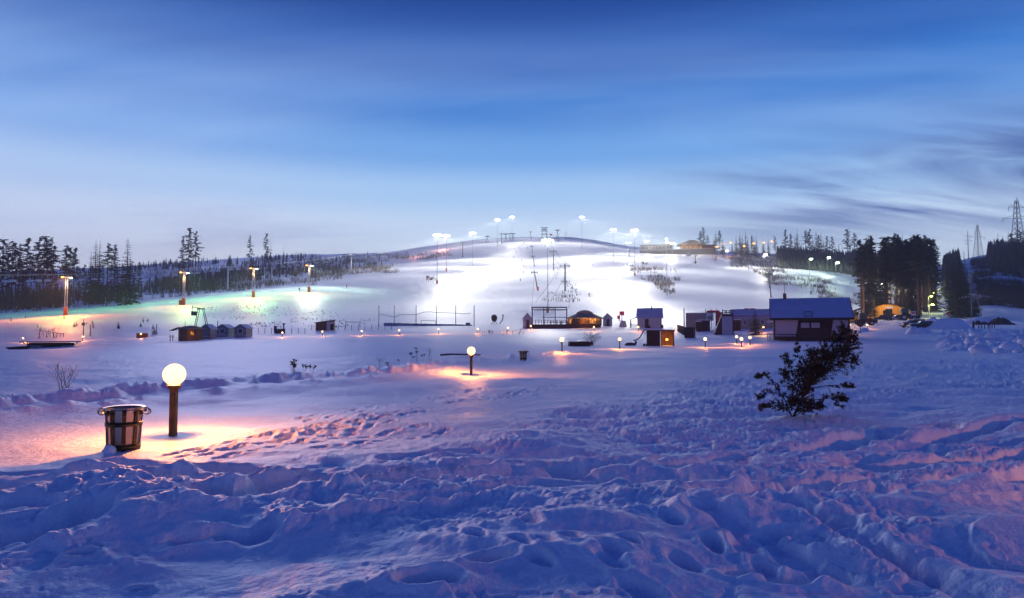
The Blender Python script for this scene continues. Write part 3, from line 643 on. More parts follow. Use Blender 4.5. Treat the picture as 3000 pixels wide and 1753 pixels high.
def mass(name, label, cat, items, mk, m):
    mb = MB()
    for it in items: mk(mb, it)
    o = mb.build(name, m); tag(o, label, cat, kind='stuff'); return o
pn = lambda x, y, s, f: fbm(x * f, y * f, 3, s)
it1 = list(scatter(9500, (-200, 1010), (232, 560), lambda px, d, x, y: (d > runedge(px) + 3) * (.8 * ss(-.02, .16, pn(x, y, 200, .02)) + .05), 1))
mass('undergrowth', 'bare brown birch scrub covering the slope beyond the green-lit run', 'scrub', it1, lambda mb, t: broom(mb, t[2:5], rs.uniform(2.2, 5.5) * (.6 if t[0] < 420 else 1 if t[0] < 820 else .75), rs, 4, .09), M['scrub'])
it2 = list(scatter(6500, (-300, 1190), (300, 715), lambda px, d, x, y: (d > runedge(px) + 40) * ss(-.05, .16, pn(x, y, 210, .012) + .03) * (1 - ss(1080, 1190, px)) * np.where(px < 450, .45, 1), 2))
mass('forest', 'far dark mass of young forest on the western ridge', 'forest', it2, lambda mb, t: lowspruce(mb, t[2:5], rs.uniform(3.0, 7.5) * (1 if t[0] < 800 else .8), rs) if rs.random() < .5 else broom(mb, t[2:5], rs.uniform(4, 8), rs, 3, .14), M['scrub_dark'])
it2b = list(scatter(150, (-200, 420), (246, 330), lambda px, d, x, y: (d > runedge(px) + 6) * .9, 8))
mass('thicket', 'dark thicket of young spruce between the pine stems beyond the run', 'thicket', it2b, lambda mb, t: lowspruce(mb, t[2:5], rs.uniform(2.5, 9), rs), M['needle'])
def tri(px, py, a, b, c):
    s = lambda p, q: (px - q[0]) * (p[1] - q[1]) - (p[0] - q[0]) * (py - q[1])
    d1, d2, d3 = s(a, b), s(b, c), s(c, a); return ~(((d1 < 0) | (d2 < 0) | (d3 < 0)) & ((d1 > 0) | (d2 > 0) | (d3 > 0)))
def pyat(x, y, d): return HZ - (macro(x, y) - CAMZ) / d * F
def poly_d(pts, k=1.0): 
    def f(px, d, x, y):
        py = pyat(x, y, d) + 26 * fbm(x * .06, y * .03, 3, 260); px = px + 60 * fbm(x * .05, y * .02, 3, 262); inside = np.zeros(px.shape, bool)
        for (ax, ay), (bx, by) in zip(pts, pts[1:] + pts[:1]):
            c = ((ay > py) != (by > py)) & (px < (bx - ax) * (py - ay) / (by - ay + 1e-9) + ax); inside ^= c
        return inside * k * ss(-.22, .1, pn(x, y, 230, .08))
    return f
for name, label, pts, dr, n, h, m in (
    ('hillside_scrub', 'wedge of bare brown scrub on the white slope between two floodlight masts', [(1815, 772), (1900, 778), (1975, 790), (1994, 850), (1960, 862), (1930, 845), (1885, 815)], (300, 560), 1500, (1.3, 3.2), 'scrub'),
    ('lift_scrub', 'thin dark twigs growing round the foot of the central chairlift pylons', [(1600, 860), (1690, 855), (1700, 885), (1640, 905), (1590, 890)], (230, 330), 110, (1.0, 2.2), 'scrub_dark'),
    ('pylon_scrub', 'faint grey twigs along the cut beneath the central chairlift', [(1618, 745), (1640, 745), (1665, 800), (1690, 850), (1620, 820)], (300, 620), 260, (.8, 1.8), 'scrub_dark'),
    ('strip_scrub', 'long strip of brown scrub crossing the eastern slope above the big house', [(2190, 800), (2300, 806), (2400, 826), (2530, 866), (2530, 892), (2440, 870), (2330, 836), (2230, 832)], (200, 480), 4200, (1.6, 3.6), 'scrub'),
    ('upper_scrub', 'dark scrub below the lamp-lit row of conifers by the lodge', [(2090, 762), (2200, 745), (2330, 760), (2520, 775), (2560, 815), (2440, 792), (2290, 790), (2160, 782)], (360, 660), 4500, (2.0, 4.5), 'scrub_dark'),
    ('ridge_scrub', 'pale willow scrub at the top edge of the western run under the far chairlift pylon', [(905, 800), (1050, 776), (1180, 782), (1175, 795), (1060, 802), (905, 828)], (300, 520), 1900, (1.6, 4.0), 'scrub_pale'),
    ('knoll_scrub', 'grey scrub along the skyline beside the pink-lit crest', [(1000, 752), (1200, 742), (1330, 735), (1300, 752), (1100, 768), (1000, 775)], (420, 690), 2600, (1.5, 4.0), 'scrub_dark'),
    ('patch_scrub', 'small clump of bare twigs by the red board on the wide slope', [(1248, 812), (1275, 808), (1282, 830), (1255, 830)], (310, 420), 250, (1.2, 2.4), 'scrub'),
    ('bluff_scrub', 'dark scrub on the blue snow bluff beside the forest track', [(2850, 760), (2910, 752), (2985, 800), (3040, 790), (3040, 850), (2960, 850), (2870, 830)], (240, 560), 7000, (2.0, 4.5), 'scrub_dark'),
    ('grass_tufts', 'sparse dark grass tufts on the tracked bank above the far lamp row', [(560, 905), (760, 890), (1000, 915), (1110, 945), (1000, 960), (780, 955), (640, 935)], (120, 260), 900, (.25, .6), 'scrub_dark'),
    ('valley_scrub', 'dark scrub at the foot of the blue snow bluff', [(2860, 840), (3060, 838), (3060, 905), (2940, 885), (2880, 900)], (215, 420), 7000, (1.8, 4.0), 'scrub_dark')):
    its = list(scatter(n * 4, (min(p[0] for p in pts), max(p[0] for p in pts)), dr, poly_d(pts, .55), hash(name) % 1000 if False else len(name) * 7 + n % 97))[:n]
    mass(name, label, 'scrub', its, lambda mb, t: broom(mb, t[2:5], rs.uniform(*h), rs, 4, .07), M[m])
it5 = list(scatter(2600, (2280, 2560), (480, 700), lambda px, d, x, y: .5 + 0 * px, 21)) + list(scatter(2000, (2560, 2745), (400, 700), lambda px, d, x, y: .6 * ((px < 2735 - (d - 300) * .03) & (px > 2640 - (d - 400) * .5)) + 0 * px, 22)) + list(scatter(900, (2770, 2815), (330, 560), lambda px, d, x, y: .6 * ss(.0, .3, fbm(x * .05, y * .05, 2, 265) + .25), 23)) + list(scatter(2500, (2900, 3200), (380, 560), lambda px, d, x, y: .7 * ss(2900, 2960, px + (d - 380) * .2), 24))
mass('eastern_forest', 'far dense dark forest filling the ridges on both sides of the track', 'forest', it5, lambda mb, t: lowspruce(mb, t[2:5], rs.uniform(6, 14) * (1.0 if t[1] < 460 else 1.15) * (.75 if t[0] < 2500 else 1), rs), M['needle'])
for i in range(26):                                                # bare birches beside the track
    px = rs.uniform(2764, 2796); d = rs.uniform(235, 330); b = G(px, d, -.2); h = rs.uniform(11, 17); mb = MB(); mb.path([(0, 0, 0), (rs.uniform(-.3, .3), 0, h * .6), (rs.uniform(-.5, .5), 0, h)], [.11, .07, .02], 4)
    if i < 12:
        t = thing('birch_tree', 'slim bare reddish birch between the track and the dark spruces', 'tree', b, rs.uniform(0, 6), 'birches beside the forest track'); cr_ = MB()
        for j in range(34): a = rs.uniform(0, 6.3); z = h * rs.uniform(.3, .95); l = rs.uniform(.6, 1.9); e = Vector((math.cos(a) * l * .6, math.sin(a) * l * .6, z + l)); s = Vector((.035, .02, 0)); cr_.quad(Vector((0, 0, z)) - s, Vector((0, 0, z)) + s, e); cr_.quad(e * .6 + Vector((0, 0, z * .4)) - s * .6, e * .6 + Vector((0, 0, z * .4)) + s * .6, e + Vector((rs.gauss(0, .5), rs.gauss(0, .5), .5)))
        mb.build('trunk', M['bark'], t); cr_.build('crown', M['scrub'], t)

# foreground juniper, traced branch by branch on its own spot of snow
JX, JY = gp(2318, 1232); JB = Vector((JX, JY, gz(JX, JY)))
def jp(px, py, dd=0.0): d = JY + dd; return Vector(((px - CX) / F * d, d, zpix(py, d))) - JB
jt = thing('juniper_bush', 'dark ragged evergreen bush leaning over the rippled snow', 'bush', JB)
rs = random.Random(9); wood = MB(); leaf = MB()
def sprig(p, dirv, s):
    dirv = dirv.normalized()
    for k in range(5):
        d1 = (dirv + Vector((rs.gauss(0, .65), rs.gauss(0, .65), rs.gauss(.05, .55)))).normalized() * s * rs.uniform(.6, 1.2); d2 = d1.cross(Vector((rs.gauss(0, 1), rs.gauss(0, 1), rs.gauss(0, 1)))).normalized() * s * rs.uniform(.16, .30); o = p + Vector((rs.gauss(0, .3), rs.gauss(0, .3), rs.gauss(0, .3))) * s
        leaf.quad(o, o + d1 * .5 + d2, o + d1, o + d1 * .5 - d2)
def branch(pts, r0, dens, spread, s=.030, start=.25, n=None):
    wood.path(pts, [r0 * (1 - .75 * i / (len(pts) - 1)) for i in range(len(pts))], 5); ln = sum((b - a).length for a, b in zip(pts[:-1], pts[1:]))
    for i in range(int(dens * ln)):
        f = start + (1 - start) * rs.random() ** .8; t = f * (len(pts) - 1); k = min(int(t), len(pts) - 2); p = pts[k] + (pts[k + 1] - pts[k]) * (t - k); ax = (pts[k + 1] - pts[k]).normalized()
        side = Vector((rs.gauss(0, 1), rs.gauss(0, 1), rs.gauss(.1, 1))); side = (side - ax * side.dot(ax)).normalized(); l = spread * rs.uniform(.3, 1.2) * (1.15 - .6 * f); e = p + (side * .8 + ax * .6) * l
        wood.tube(p, e, .004, .002, 3, False)
        for q in range(5): sprig(p + (e - p) * rs.uniform(.3, 1.05), e - p, s)
B0 = (2316, 1226)
for pts, r0, dens, spread in (
    ([(*B0, 0), (2345, 1170, .02), (2372, 1110, .03), (2400, 1050, .04), (2440, 1005, .05), (2474, 968, .06)], .022, 90, .24),
    ([(2345, 1170, .02), (2385, 1105, .15), (2420, 1055, .2), (2470, 1020, .22)], .015, 95, .24), ([(2372, 1110, .03), (2420, 1085, -.1), (2465, 1055, -.16), (2492, 1010, -.2)], .013, 85, .22),
    ([(2345, 1170, .02), (2350, 1120, -.12), (2372, 1060, -.2), (2385, 1030, -.25)], .013, 80, .2), ([(2372, 1110, .03), (2350, 1075, .1), (2334, 1040, .12), (2331, 1004, .12)], .008, 30, .08),
    ([(2335, 1190, .0), (2325, 1120, .1), (2312, 1065, .15), (2296, 1045, .2)], .009, 34, .10), ([(*B0, 0), (2294, 1170, -.1), (2262, 1125, -.15), (2238, 1100, -.2), (2215, 1108, -.22)], .012, 30, .08),
    ([(2300, 1190, -.05), (2278, 1178, -.2), (2250, 1186, -.28), (2222, 1198, -.3)], .008, 45, .09), ([(2294, 1170, -.1), (2268, 1150, -.15), (2235, 1152, -.2), (2215, 1165, -.2)], .007, 34, .08),
    ([(2320, 1215, 0), (2345, 1195, -.2), (2370, 1180, -.3)], .012, 90, .17), ([(2345, 1170, .02), (2400, 1170, .05), (2440, 1165, .1), (2468, 1170, .12)], .010, 52, .11),
    ([(2360, 1140, .02), (2420, 1130, -.05), (2470, 1128, -.1), (2498, 1130, -.12)], .009, 26, .07), ([(2340, 1180, .02), (2350, 1140, .2), (2370, 1100, .3), (2410, 1090, .35)], .012, 80, .22), ([(2312, 1205, 0), (2315, 1165, .1), (2320, 1140, .12), (2300, 1110, .1), (2290, 1085, .1)], .010, 60, .13),
    ([(2420, 1055, .1), (2455, 1050, .1), (2490, 1062, .1), (2505, 1055, .1)], .008, 60, .12), ([(2330, 1205, 0), (2310, 1190, -.2), (2325, 1170, -.25)], .01, 90, .14), ([(2420, 1130, -.05), (2445, 1185, -.1), (2465, 1196, -.1)], .005, 12, .05), ([(2440, 1005, .05), (2480, 995, .0), (2505, 988, -.02)], .008, 80, .14), ([(2350, 1130, 0), (2372, 1085, 0), (2395, 1075, 0)], .01, 110, .2), ([(2318, 1222, 0), (2330, 1195, .1), (2345, 1165, .15), (2352, 1130, .2)], .012, 90, .17), ([(2318, 1222, 0), (2340, 1208, -.1), (2375, 1192, -.15), (2400, 1185, -.2)], .010, 80, .13), ([(2312, 1215, 0), (2296, 1200, .05), (2282, 1190, .1)], .008, 80, .12), ([(2345, 1150, 0), (2335, 1115, -.05), (2345, 1085, -.1)], .01, 80, .17)):
    branch([jp(*p) for p in pts], r0, dens * 1.25, spread * 1.35)
wood.build('stem', M['juniper_wood'], jt); leaf.build('foliage', M['juniper'], jt)

def bare_shrub(loc, h, n, label, cat='shrub', group=None, seed=0, spread=.35, r=.01, m='weed', heads=False):
    rs_ = random.Random(seed); mb = MB(); t = thing('bare_shrub' if not heads else 'dry_weed', label, cat, loc, 0, group); hd = MB()
    for i in range(n):
        a = rs_.uniform(0, 6.3); l = h * rs_.uniform(.55, 1); sp = rs_.uniform(.1, 1) * spread * h; b = Vector((rs_.gauss(0, .10), rs_.gauss(0, .10), -.05)) * (h * .7); b.z = -.05; m1 = b + Vector((math.cos(a) * sp * .35, math.sin(a) * sp * .35, l * .5)); e = b + Vector((math.cos(a) * sp, math.sin(a) * sp, l))
        mb.path([b, m1, e], [r, r * .7, r * .35], 4)
        if heads:
            for k in range(9): p = e + Vector((rs_.gauss(0, .05), rs_.gauss(0, .05), rs_.gauss(0, .025))); hd.ball(p, rs_.uniform(.018, .034), 5, 3, (1, 1, .7)); mb.tube(e - Vector((0, 0, .08)), p, .003, .003, 3, False)
        else:
            for k in range(4): f = rs_.uniform(.35, .95); p = m1 + (e - m1) * f; q = p + Vector((rs_.gauss(0, .12), rs_.gauss(0, .12), rs_.uniform(.1, .25))) * h; mb.tube(p, q, r * .5, r * .25, 3, False)
    mb.build('stems', M[m], t)
    if heads: hd.build('seed_heads', M[m], t)['kind'] = 'stuff'
def gpl(px, py): x, y = gp(px, py); return Vector((x, y, gz(x, y)))
bare_shrub(gpl(196, 1168), .72, 12, 'thin bare shrub growing on the blue snow field behind the shiny bin', seed=1, r=.006)
for i, (px, py, n, h) in enumerate(((866, 1106, 5, .75), (897, 1100, 2, .72), (915, 1097, 2, .7), (1138, 1066, 2, .45), (1170, 1060, 1, .5), (1207, 1054, 3, .7), (1220, 1052, 3, .85), (1238, 1052, 2, .75))): bare_shrub(gpl(px, py), h * .95, n, 'dry weed with dark seed heads sticking out of the snow bank by the path', 'weed', 'dry weeds along the snow bank', 30 + i, .18, .008, heads=True)
for i, (px, py, h) in enumerate(((858, 1104, 1.0), (1114, 1072, 1.2), (1260, 1054, 1.6))): bare_shrub(gpl(px, py), h * .62, 4, 'thin twiggy sapling among the dry weeds on the snow bank', 'sapling', 'saplings on the snow bank', 50 + i, .2, .007)
bare_shrub(gpl(1733, 1012), 1.6, 40, 'low bare willow bush fanning out of the snow beyond the path', 'bush', None, 61, .9, .016); 
b, d = HG(118, 992, 90); bare_shrub(b, 2.6, 7, 'bare sapling by the broken fence on the pink-lit bank', 'sapling', 'saplings by the broken fence', 62, .4, .03); b, d = HG(163, 990, 90); bare_shrub(b, 2.8, 7, 'bare sapling by the broken fence on the pink-lit bank', 'sapling', 'saplings by the broken fence', 63, .4, .03)
b, d = HG(138, 988, 90); bare_shrub(b, 2.2, 6, 'bare sapling by the broken fence on the pink-lit bank', 'sapling', 'saplings by the broken fence', 64, .4, .03)
t = thing('broken_fence', 'broken low fence between bare saplings on the pink-lit bank', 'fence', b); m_ = MB()
for i in range(7): MB().box((-.9 + i * .75, .3, .5 - .03 * i), (.08, .08, 1.2)).build('post', M['scrub_dark'], t)
MB().tube((-1.5, .3, 1.5), (3.8, .3, .75), .05).build('rail', M['scrub_dark'], t)
for i in range(26):                                                # twigs before the cafe
    px = rs.uniform(1400, 1535); b, d = HG(px, rs.uniform(976, 984), 70); bare_shrub(b, rs.uniform(.5, 1.0), 3, 'short dark twig clump sticking out of the snow before the cafe terrace', 'twigs', 'twig clumps before the cafe terrace', 70 + i, .4, .02)
for i in range(16):
    px = rs.uniform(20, 480); b, d = HG(px, rs.uniform(932, 968), 120); tree('s', i, b, rs.uniform(.9, 2.0), 'tiny young spruce poking out of the orange-lit bank', 'tiny spruces on the lit bank', 1.6)
b, d = HG(453, 981, 90); tree('s', 2, b, 18 * d / 2000 + .3, 'short bushy spruce beside a dark post at the far lamp row', None, 2.6)
mb = MB(); x, y = gp(28, 1178); bl = Vector((x, y, gz(x, y))); 
for i in range(14): a = rs.uniform(-.4, 3.5); mb.tube((0, 0, 0), (math.cos(a) * .35, rs.uniform(-.2, .2), .03 + abs(math.sin(a)) * .22), .02, .008, 4)
for i in range(30): p = Vector((rs.uniform(-.1, .4), rs.uniform(-.2, .2), rs.uniform(0, .16))); mb.quad(p, p + Vector((.09, .02, .02)), p + Vector((.03, .05, .06)))
o = mb.build('fallen_branch', M['juniper']); o.location = bl; tag(o, 'small dark green branch lying half buried on the open snow field', 'branch')

# ------------------------------------------------------------------ floodlight masts
FLOOD = (1.0, .965, .88)
def flood_mast(px, py, ytop, label, power, lamps=6, pad=None, group='tall floodlight masts on the ski slope', lit=True, col=FLOOD, em='flood', d=None, cap=24, dmin=150, r=.16, head=1.45, light=True):
    if d is None: b, d = HG(px, py, dmin)
    else: b = G(px, d)
    h = hpx(ytop, b, d); t = thing('floodlight_mast', label, 'floodlight', b, face(px), group)
    MB().path([(0, 0, -1), (0, 0, h * .5), (0, 0, h)], [r, r * .75, r * .5], 8).build('pole', M['galv'], t)
    m = MB(); m.lathe([(.9 * head, h - .35), (.95 * head, h - .3), (.9 * head, h - .25)], 10, closed=False)
    for i in range(3): a = math.pi * i / 3; m.tube((-.92 * head * math.cos(a), -.92 * head * math.sin(a), h - .3), (.92 * head * math.cos(a), .92 * head * math.sin(a), h - .3), .05)
    m.build('lamp_ring', M['galv'], t)
    for i in range(lamps):
        a = 2 * math.pi * (i + .5) / lamps; lm = MB(); c = Vector((math.cos(a), math.sin(a), 0)); lm.box(tuple(c * 1.05 * head + Vector((0, 0, h + .05))), (.5 * head, .75 * head, .62 * head), a); fx = lm.build('floodlight', M['dark_steel'], t)
        g = MB(); u = Vector((-math.sin(a), math.cos(a), 0)); o_ = c * (1.05 + .262) * head + Vector((0, 0, h + .05)); k = .34 * head; g.quad(o_ - u * k - Vector((0, 0, k * .8)), o_ + u * k - Vector((0, 0, k * .8)), o_ + u * k + Vector((0, 0, k * .8)), o_ - u * k + Vector((0, 0, k * .8)))
        g.build('lens', M[em if lit else 'glass'], fx)
    if pad: MB().lathe([(.42, -.2), (.45, .2), (.45, 1.9), (.36, 2.1), (.2, 2.1)], 10).build('base_pad', M['orange'], t)
    if lit and light: batwing(lamp('POINT', t, (0, 0, h - .9), power, col, .5, 'floodlight_beam'), cap)
    return t
M['rink_shade_blue'] = mat('shade-painted rink board', (.20, .25, .38), .6, var=.2)  # the blue shade lying along the rink is mixed into this board colour
M['dim_pane'] = glow_var('dim amber pane', (1.0, .30, .05), .8); M['warm_low'] = glow_var('softly lit pane', (1.0, .5, .2), .9, .5)
PW = 14500
flood_mast(1280, 831, 690, 'tall floodlight mast with an orange base pad by the twig clump on the wide slope', PW * .30, 8, True)
flood_mast(1307, 796, 692, 'floodlight mast with an orange base pad upslope of the twig clump', PW * .7, 6, True)
flood_mast(1384, 779, 684, 'floodlight mast standing downhill of the dark drag-lift post with a trail', PW * .8, 6)
flood_mast(1457, 726, 645, 'floodlight mast beside the lift posts on the crest of the hill', PW * .6, 8, d=612)
flood_mast(1500, 712, 637, 'floodlight mast at the very top of the hill by the lift posts', PW * .6, 8, d=668)
flood_mast(1605, 917, 707, 'tallest floodlight mast with an orange base rising beside the steel frame at the cafe', PW * .32, 8, True)
flood_mast(1706, 720, 637, 'floodlight mast on the shaded shoulder of the summit', PW * .8, 8, d=600)
flood_mast(1798, 773, 674, 'floodlight mast on the open slope above the wedge of brown scrub', PW * 1.1, 6)
flood_mast(1861, 808, 676, 'floodlight mast with an orange base inside the wedge of brown scrub', PW * 1.15, 8, True)
flood_mast(1955, 868, 702, 'tall two-headed floodlight mast rising from the foot of the brown scrub wedge', PW * .55, 2, head=.8)
flood_mast(1843, 752, 713, 'short floodlight mast on the crest between summit and lodge', PW * .12, 4, d=560)
flood_mast(1895, 735, 708, 'short floodlight mast before the low wing of the lodge', PW * .1, 5, d=580); flood_mast(1972, 735, 715, 'short floodlight mast before the gabled hall of the lodge', PW * .2, 5, d=580)

# ------------------------------------------------------------------ lamps along the green and orange lit run
def run_lamp(px, py, ytop, label):
    b, d = HG(px, py, 150); h = hpx(ytop, b, d); t = thing('slope_lamp', label, 'lamp mast', b, face(px), 'lamp masts along the lit run'); m = MB()
    for s in (-.28, .28): m.tube((s * 1.2, 0, -.5), (s, 0, h), .09, .08, 6)
    m.build('lattice_pole', M['white_paint'], t); m = MB()
    for i in range(int(h / .75)): m.tube((-.30, 0, 1 + i * .75), (.30, 0, 1.2 + i * .75), .05, .05, 4)
    m.build('rungs', M['white_paint'], t)
    MB().box((0, 0, h + .05), (2.6, .3, .3)).build('crossarm', M['white_paint'], t)
    MB().lathe([(.6, -.3), (.62, 0), (.62, 2.3), (.5, 2.5), (.2, 2.5)], 10).build('base_pad', M['orange'], t)
    for s, e in ((-1, 'sodium'), (1, 'mercury')):
        f = MB().box((s * 1.15, s * .3, h + .15), (1.0, .9, .5), 0, .2).build('lamp_head', M['dark_steel'], t); MB().box((s * 1.15, s * .3 - (.47 if s < 0 else -.47), h - .02), (.8, .12, .36)).build('lens', M[e], f)
        MB().box((s * 1.15, s * .3, h - .16), (.75, .7, .10)).build('lens', M[e], f)
    lamp('SPOT', t, (-1.0, -.9, h - .6), 52000 if px < 300 else 17000, (1.0, .27, .04) if px < 300 else (1.0, .36, .10), .4, 'sodium_beam', (-.2, -1.0, -.62), 150, 1.0)
    batwing(lamp('POINT', t, (1.0, 1.5, h - .6), 900 if px < 300 else 2000 if px < 850 else 2800, (.26, 1.0, .28) if px < 850 else (.72, 1.0, .70), .4, 'mercury_beam'), 16)
    lamp('POINT', t, (0, -1.2, h - 2.0), 600, (1.0, .6, .3), .3, 'pole_light')
run_lamp(192, 925, 813, 'lit lamp mast at the low end of the green and orange run'); run_lamp(537, 893, 799, 'lit lamp mast with an orange base above the ladder gantry'); run_lamp(741, 872, 787, 'lit lamp mast with an orange base next up the run from the white lift pylon'); run_lamp(904, 855, 778, 'lit lamp mast with an orange base at the upper end of the run')
b, d = HG(530, 893, 150); o = MB().box((0, 0, .8), (1.6, .5, 1.8)).build('orange_mat', M['orange']); o.location = b; tag(o, 'orange crash mat set up beside the base of a lamp mast', 'crash mat')

# ------------------------------------------------------------------ western chairlift
b1, d1 = HG(665, 851, 150); b2, d2 = HG(1027, 800, 200)
def t_pylon(b, h, label, px, arm=5.2, m='white_paint', r=.42, group='white T-shaped chairlift pylons'):
    t = thing('lift_pylon', label, 'lift pylon', b, face(px) + .3, group); MB().path([(0, 0, -.6), (0, 0, h)], [r, r * .7], 10).build('pole', M[m], t); MB().box((0, 0, h), (arm, .45, .5)).build('crossarm', M[m], t)
    for s in (-1, 1):
        w = MB().box((s * arm * .45, 0, h + .42), (.30, 2.6, .3)).build('sheave_beam', M[m], t); q = MB()
        for k in range(6): q.tube((s * arm * .45 - .1, -1.15 + .46 * k, h + .66), (s * arm * .45 + .1, -1.15 + .46 * k, h + .66), .2, .2, 10)
        q.build('sheaves', M['dark_steel'], w); MB().path([(s * arm * .3, 0, h + .2), (s * arm * .3, 0, h + 1.5), (s * arm * .5, 0, h + 1.5)], .07).build('lifting_frame', M[m], t)
    return t
h1 = hpx(783, b1, d1); h2 = hpx(749, b2, d2)
t_pylon(b1, h1, 'white T-shaped chairlift pylon at the edge of the green-lit run', 665); t_pylon(b2, h2, 'pale T-shaped chairlift pylon in the willow scrub at the top of the run', 1027)
A1 = b1 + Vector((0, 0, h1 + .9)); A2 = b2 + Vector((0, 0, h2 + .9)); dirl = (A2 - A1); 
A0 = A1 - dirl * 1.05; A0.z = zpix(806, A0.y); A3 = A2 + dirl * 1.2; A3.z = gz(A3.x, A3.y) + 12
def catpts(p, q, sag, n=14): return [p + (q - p) * (i / n) - Vector((0, 0, sag * 4 * (i / n) * (1 - i / n))) for i in range(n + 1)]
side = Vector((dirl.y, -dirl.x, 0)).normalized() * 2.3
line = []
for s in (-1, 1):
    pts = catpts(A0 + side * s, A1 + side * s, 1.4) + catpts(A1 + side * s, A2 + side * s, 1.6)[1:] + catpts(A2 + side * s, A3 + side * s, 2.0)[1:]; line.append(pts)
    o = MB().path(pts, .05, 4).build('lift_cable', M['galv']); tag(o, 'steel haul rope of the western chairlift strung between white pylons', 'cable', 'ropes of the western chairlift')
def chair():
    t = thing('lift_chair', 'empty chair hanging from the rope of the western chairlift', 'lift chair', (0, 0, 0), 0, 'chairs of the western chairlift')
    MB().path([(0, 0, 0), (.0, .1, -.5), (.0, .25, -1.2), (0, .1, -1.6)], .06, 5).build('hanger', M['galv'], t)
    MB().box((0, 0, -2.35), (2.1, .7, .22)).build('seat', M['white_paint'], t); MB().box((0, .3, -2.0), (2.1, .14, .75)).build('backrest', M['white_paint'], t)
    m = MB()
    for s in (-1, 1): m.path([(0, .1, -1.6), (s * .95, .3, -1.75), (s * .95, -.3, -2.35)], .05, 4)
    m.build('side_frame', M['galv'], t); return t
ch = chair(); first = True
def on_line(pts, px):
    for p, q in zip(pts[:-1], pts[1:]):
        a = CX + F * p.x / p.y; b_ = CX + F * q.x / q.y
        if min(a, b_) <= px <= max(a, b_) and abs(b_ - a) > 1e-6: return p + (q - p) * ((px - a) / (b_ - a))
for i, px in enumerate((10, 33, 82, 108, 136, 180, 205, 235, 273, 298, 325, 356, 403, 437, 481, 508, 555, 575, 617, 636, 674, 695, 724, 757, 776, 799, 828, 846, 870, 905, 927, 953, 966, 990, 1001, 1035, 1055, 1068, 1088, 1096, 1118, 1126)):
    p = on_line(line[i % 2], px)
    if p is None: continue
    z_ = R(random.uniform(-12, 12)) + .25
    if first: ch.location = p; ch.rotation_euler = (0, 0, z_); first = False
    else: dup(ch, p, z_)

# ------------------------------------------------------------------ lifts on the hill
def hill_pylon(px, py, ytop, label, d=None, arm=4.0, lean=0.0, r=.3, m='dark_steel', ladder=True, group='dark lift pylons on the hill'):
    if d is None: b, d = HG(px, py, 150)
    else: b = G(px, d)
    h = hpx(ytop, b, d); t = thing('lift_pylon', label, 'lift pylon', b, face(px), group); tx = lean * h
    MB().path([(0, 0, -.5), (tx, 0, h)], [r, r * .75], 8).build('pole', M[m], t)
    MB().box((tx, 0, h * .93), (arm, .3, .35)).build('crossarm', M[m], t)
    q = MB(); q.box((tx, 0, h), (arm * .9, .15, .12)); 
    for s in (-.45, 0, .45): q.box((tx + s * arm, 0, h * .965), (.12, .12, h * .07))
    q.build('work_frame', M[m], t)
    for s in (-1, 1):
        w = MB(); 
        for k in range(4): w.tube((tx + s * arm * .47 - .12, -.75 + .5 * k, h * .93 - .35), (tx + s * arm * .47 + .12, -.75 + .5 * k, h * .93 - .35), .24, .24, 8)
        w.build('sheaves', M[m], t)
    return t, b, h, d
P1 = hill_pylon(1656, 853, 774, 'biggest dark lift pylon on the mound behind the round cafe', arm=4.6, r=.42); P2 = hill_pylon(1622, 792, 734, 'second dark chairlift pylon up from the round cafe', arm=4.4, r=.36)
P3 = hill_pylon(1576, 852, 795, 'leaning dark drag-lift pylon with a red padded foot', lean=-.18, arm=3.0); hill_pylon(1567, 782, 750, 'leaning dark drag-lift pylon halfway up the hill', lean=-.16, arm=3.0); hill_pylon(1561, 741, 721, 'small leaning drag-lift pylon near the top of the hill', lean=-.14, arm=3.0)
MB().box((P3[1].x, P3[1].y - .4, P3[1].z + .9), (.9, .5, 1.8)).build('foot_pad', M['red'])
fp = bpy.data.objects['foot_pad']; tag(fp, 'red pad around the foot of the leaning drag-lift pylon', 'pad')
hill_pylon(1355, 757, 708, 'lone dark drag-lift post on the western shoulder of the hill', arm=3.6, r=.4); hill_pylon(1469, 709, 684, 'dark lift post beside the crest floodlight', d=648, arm=3.4); hill_pylon(1494, 703, 683, 'lift post at the end of the drag lift on the crest', d=672, arm=3.0); hill_pylon(1557, 696, 678, 'thin leaning lift post on the summit skyline', d=680, arm=2.4, lean=-.1)
hill_pylon(1845, 751, 731, 'small lift post on the crest near the lodge', d=555, arm=2.6); hill_pylon(2040, 772, 749, 'small lift post on the slope below the lodge', arm=2.8)
hill_pylon(2260, 872, 796, 'dark lift post with crossarms behind the big house roof', arm=3.2, lean=-.06); hill_pylon(2256, 845, 802, 'dark lift post further up behind the big house roof', arm=2.6, lean=-.05)
b = G(1595, 684); h = hpx(668, b, 684); t = thing('summit_station', 'dark steel top station of the chairlift on the summit', 'lift station', b)
for s in (-1, 1):
    for q in (-1, 1): MB().tube((s * 2.6, q * 1.5, -.5), (s * 1.6, q * 1.2, h), .22, .2).build('leg', M['dark_steel'], t)
for z in (.45, .72, 1.0): MB().box((0, 0, h * z), (7.0, 3.0, .4)).build('platform', M['dark_steel'], t)
MB().lathe([(2.4, h * .84), (2.6, h * .86), (2.4, h * .88)], 16).build('bull_wheel', M['dark_steel'], t)
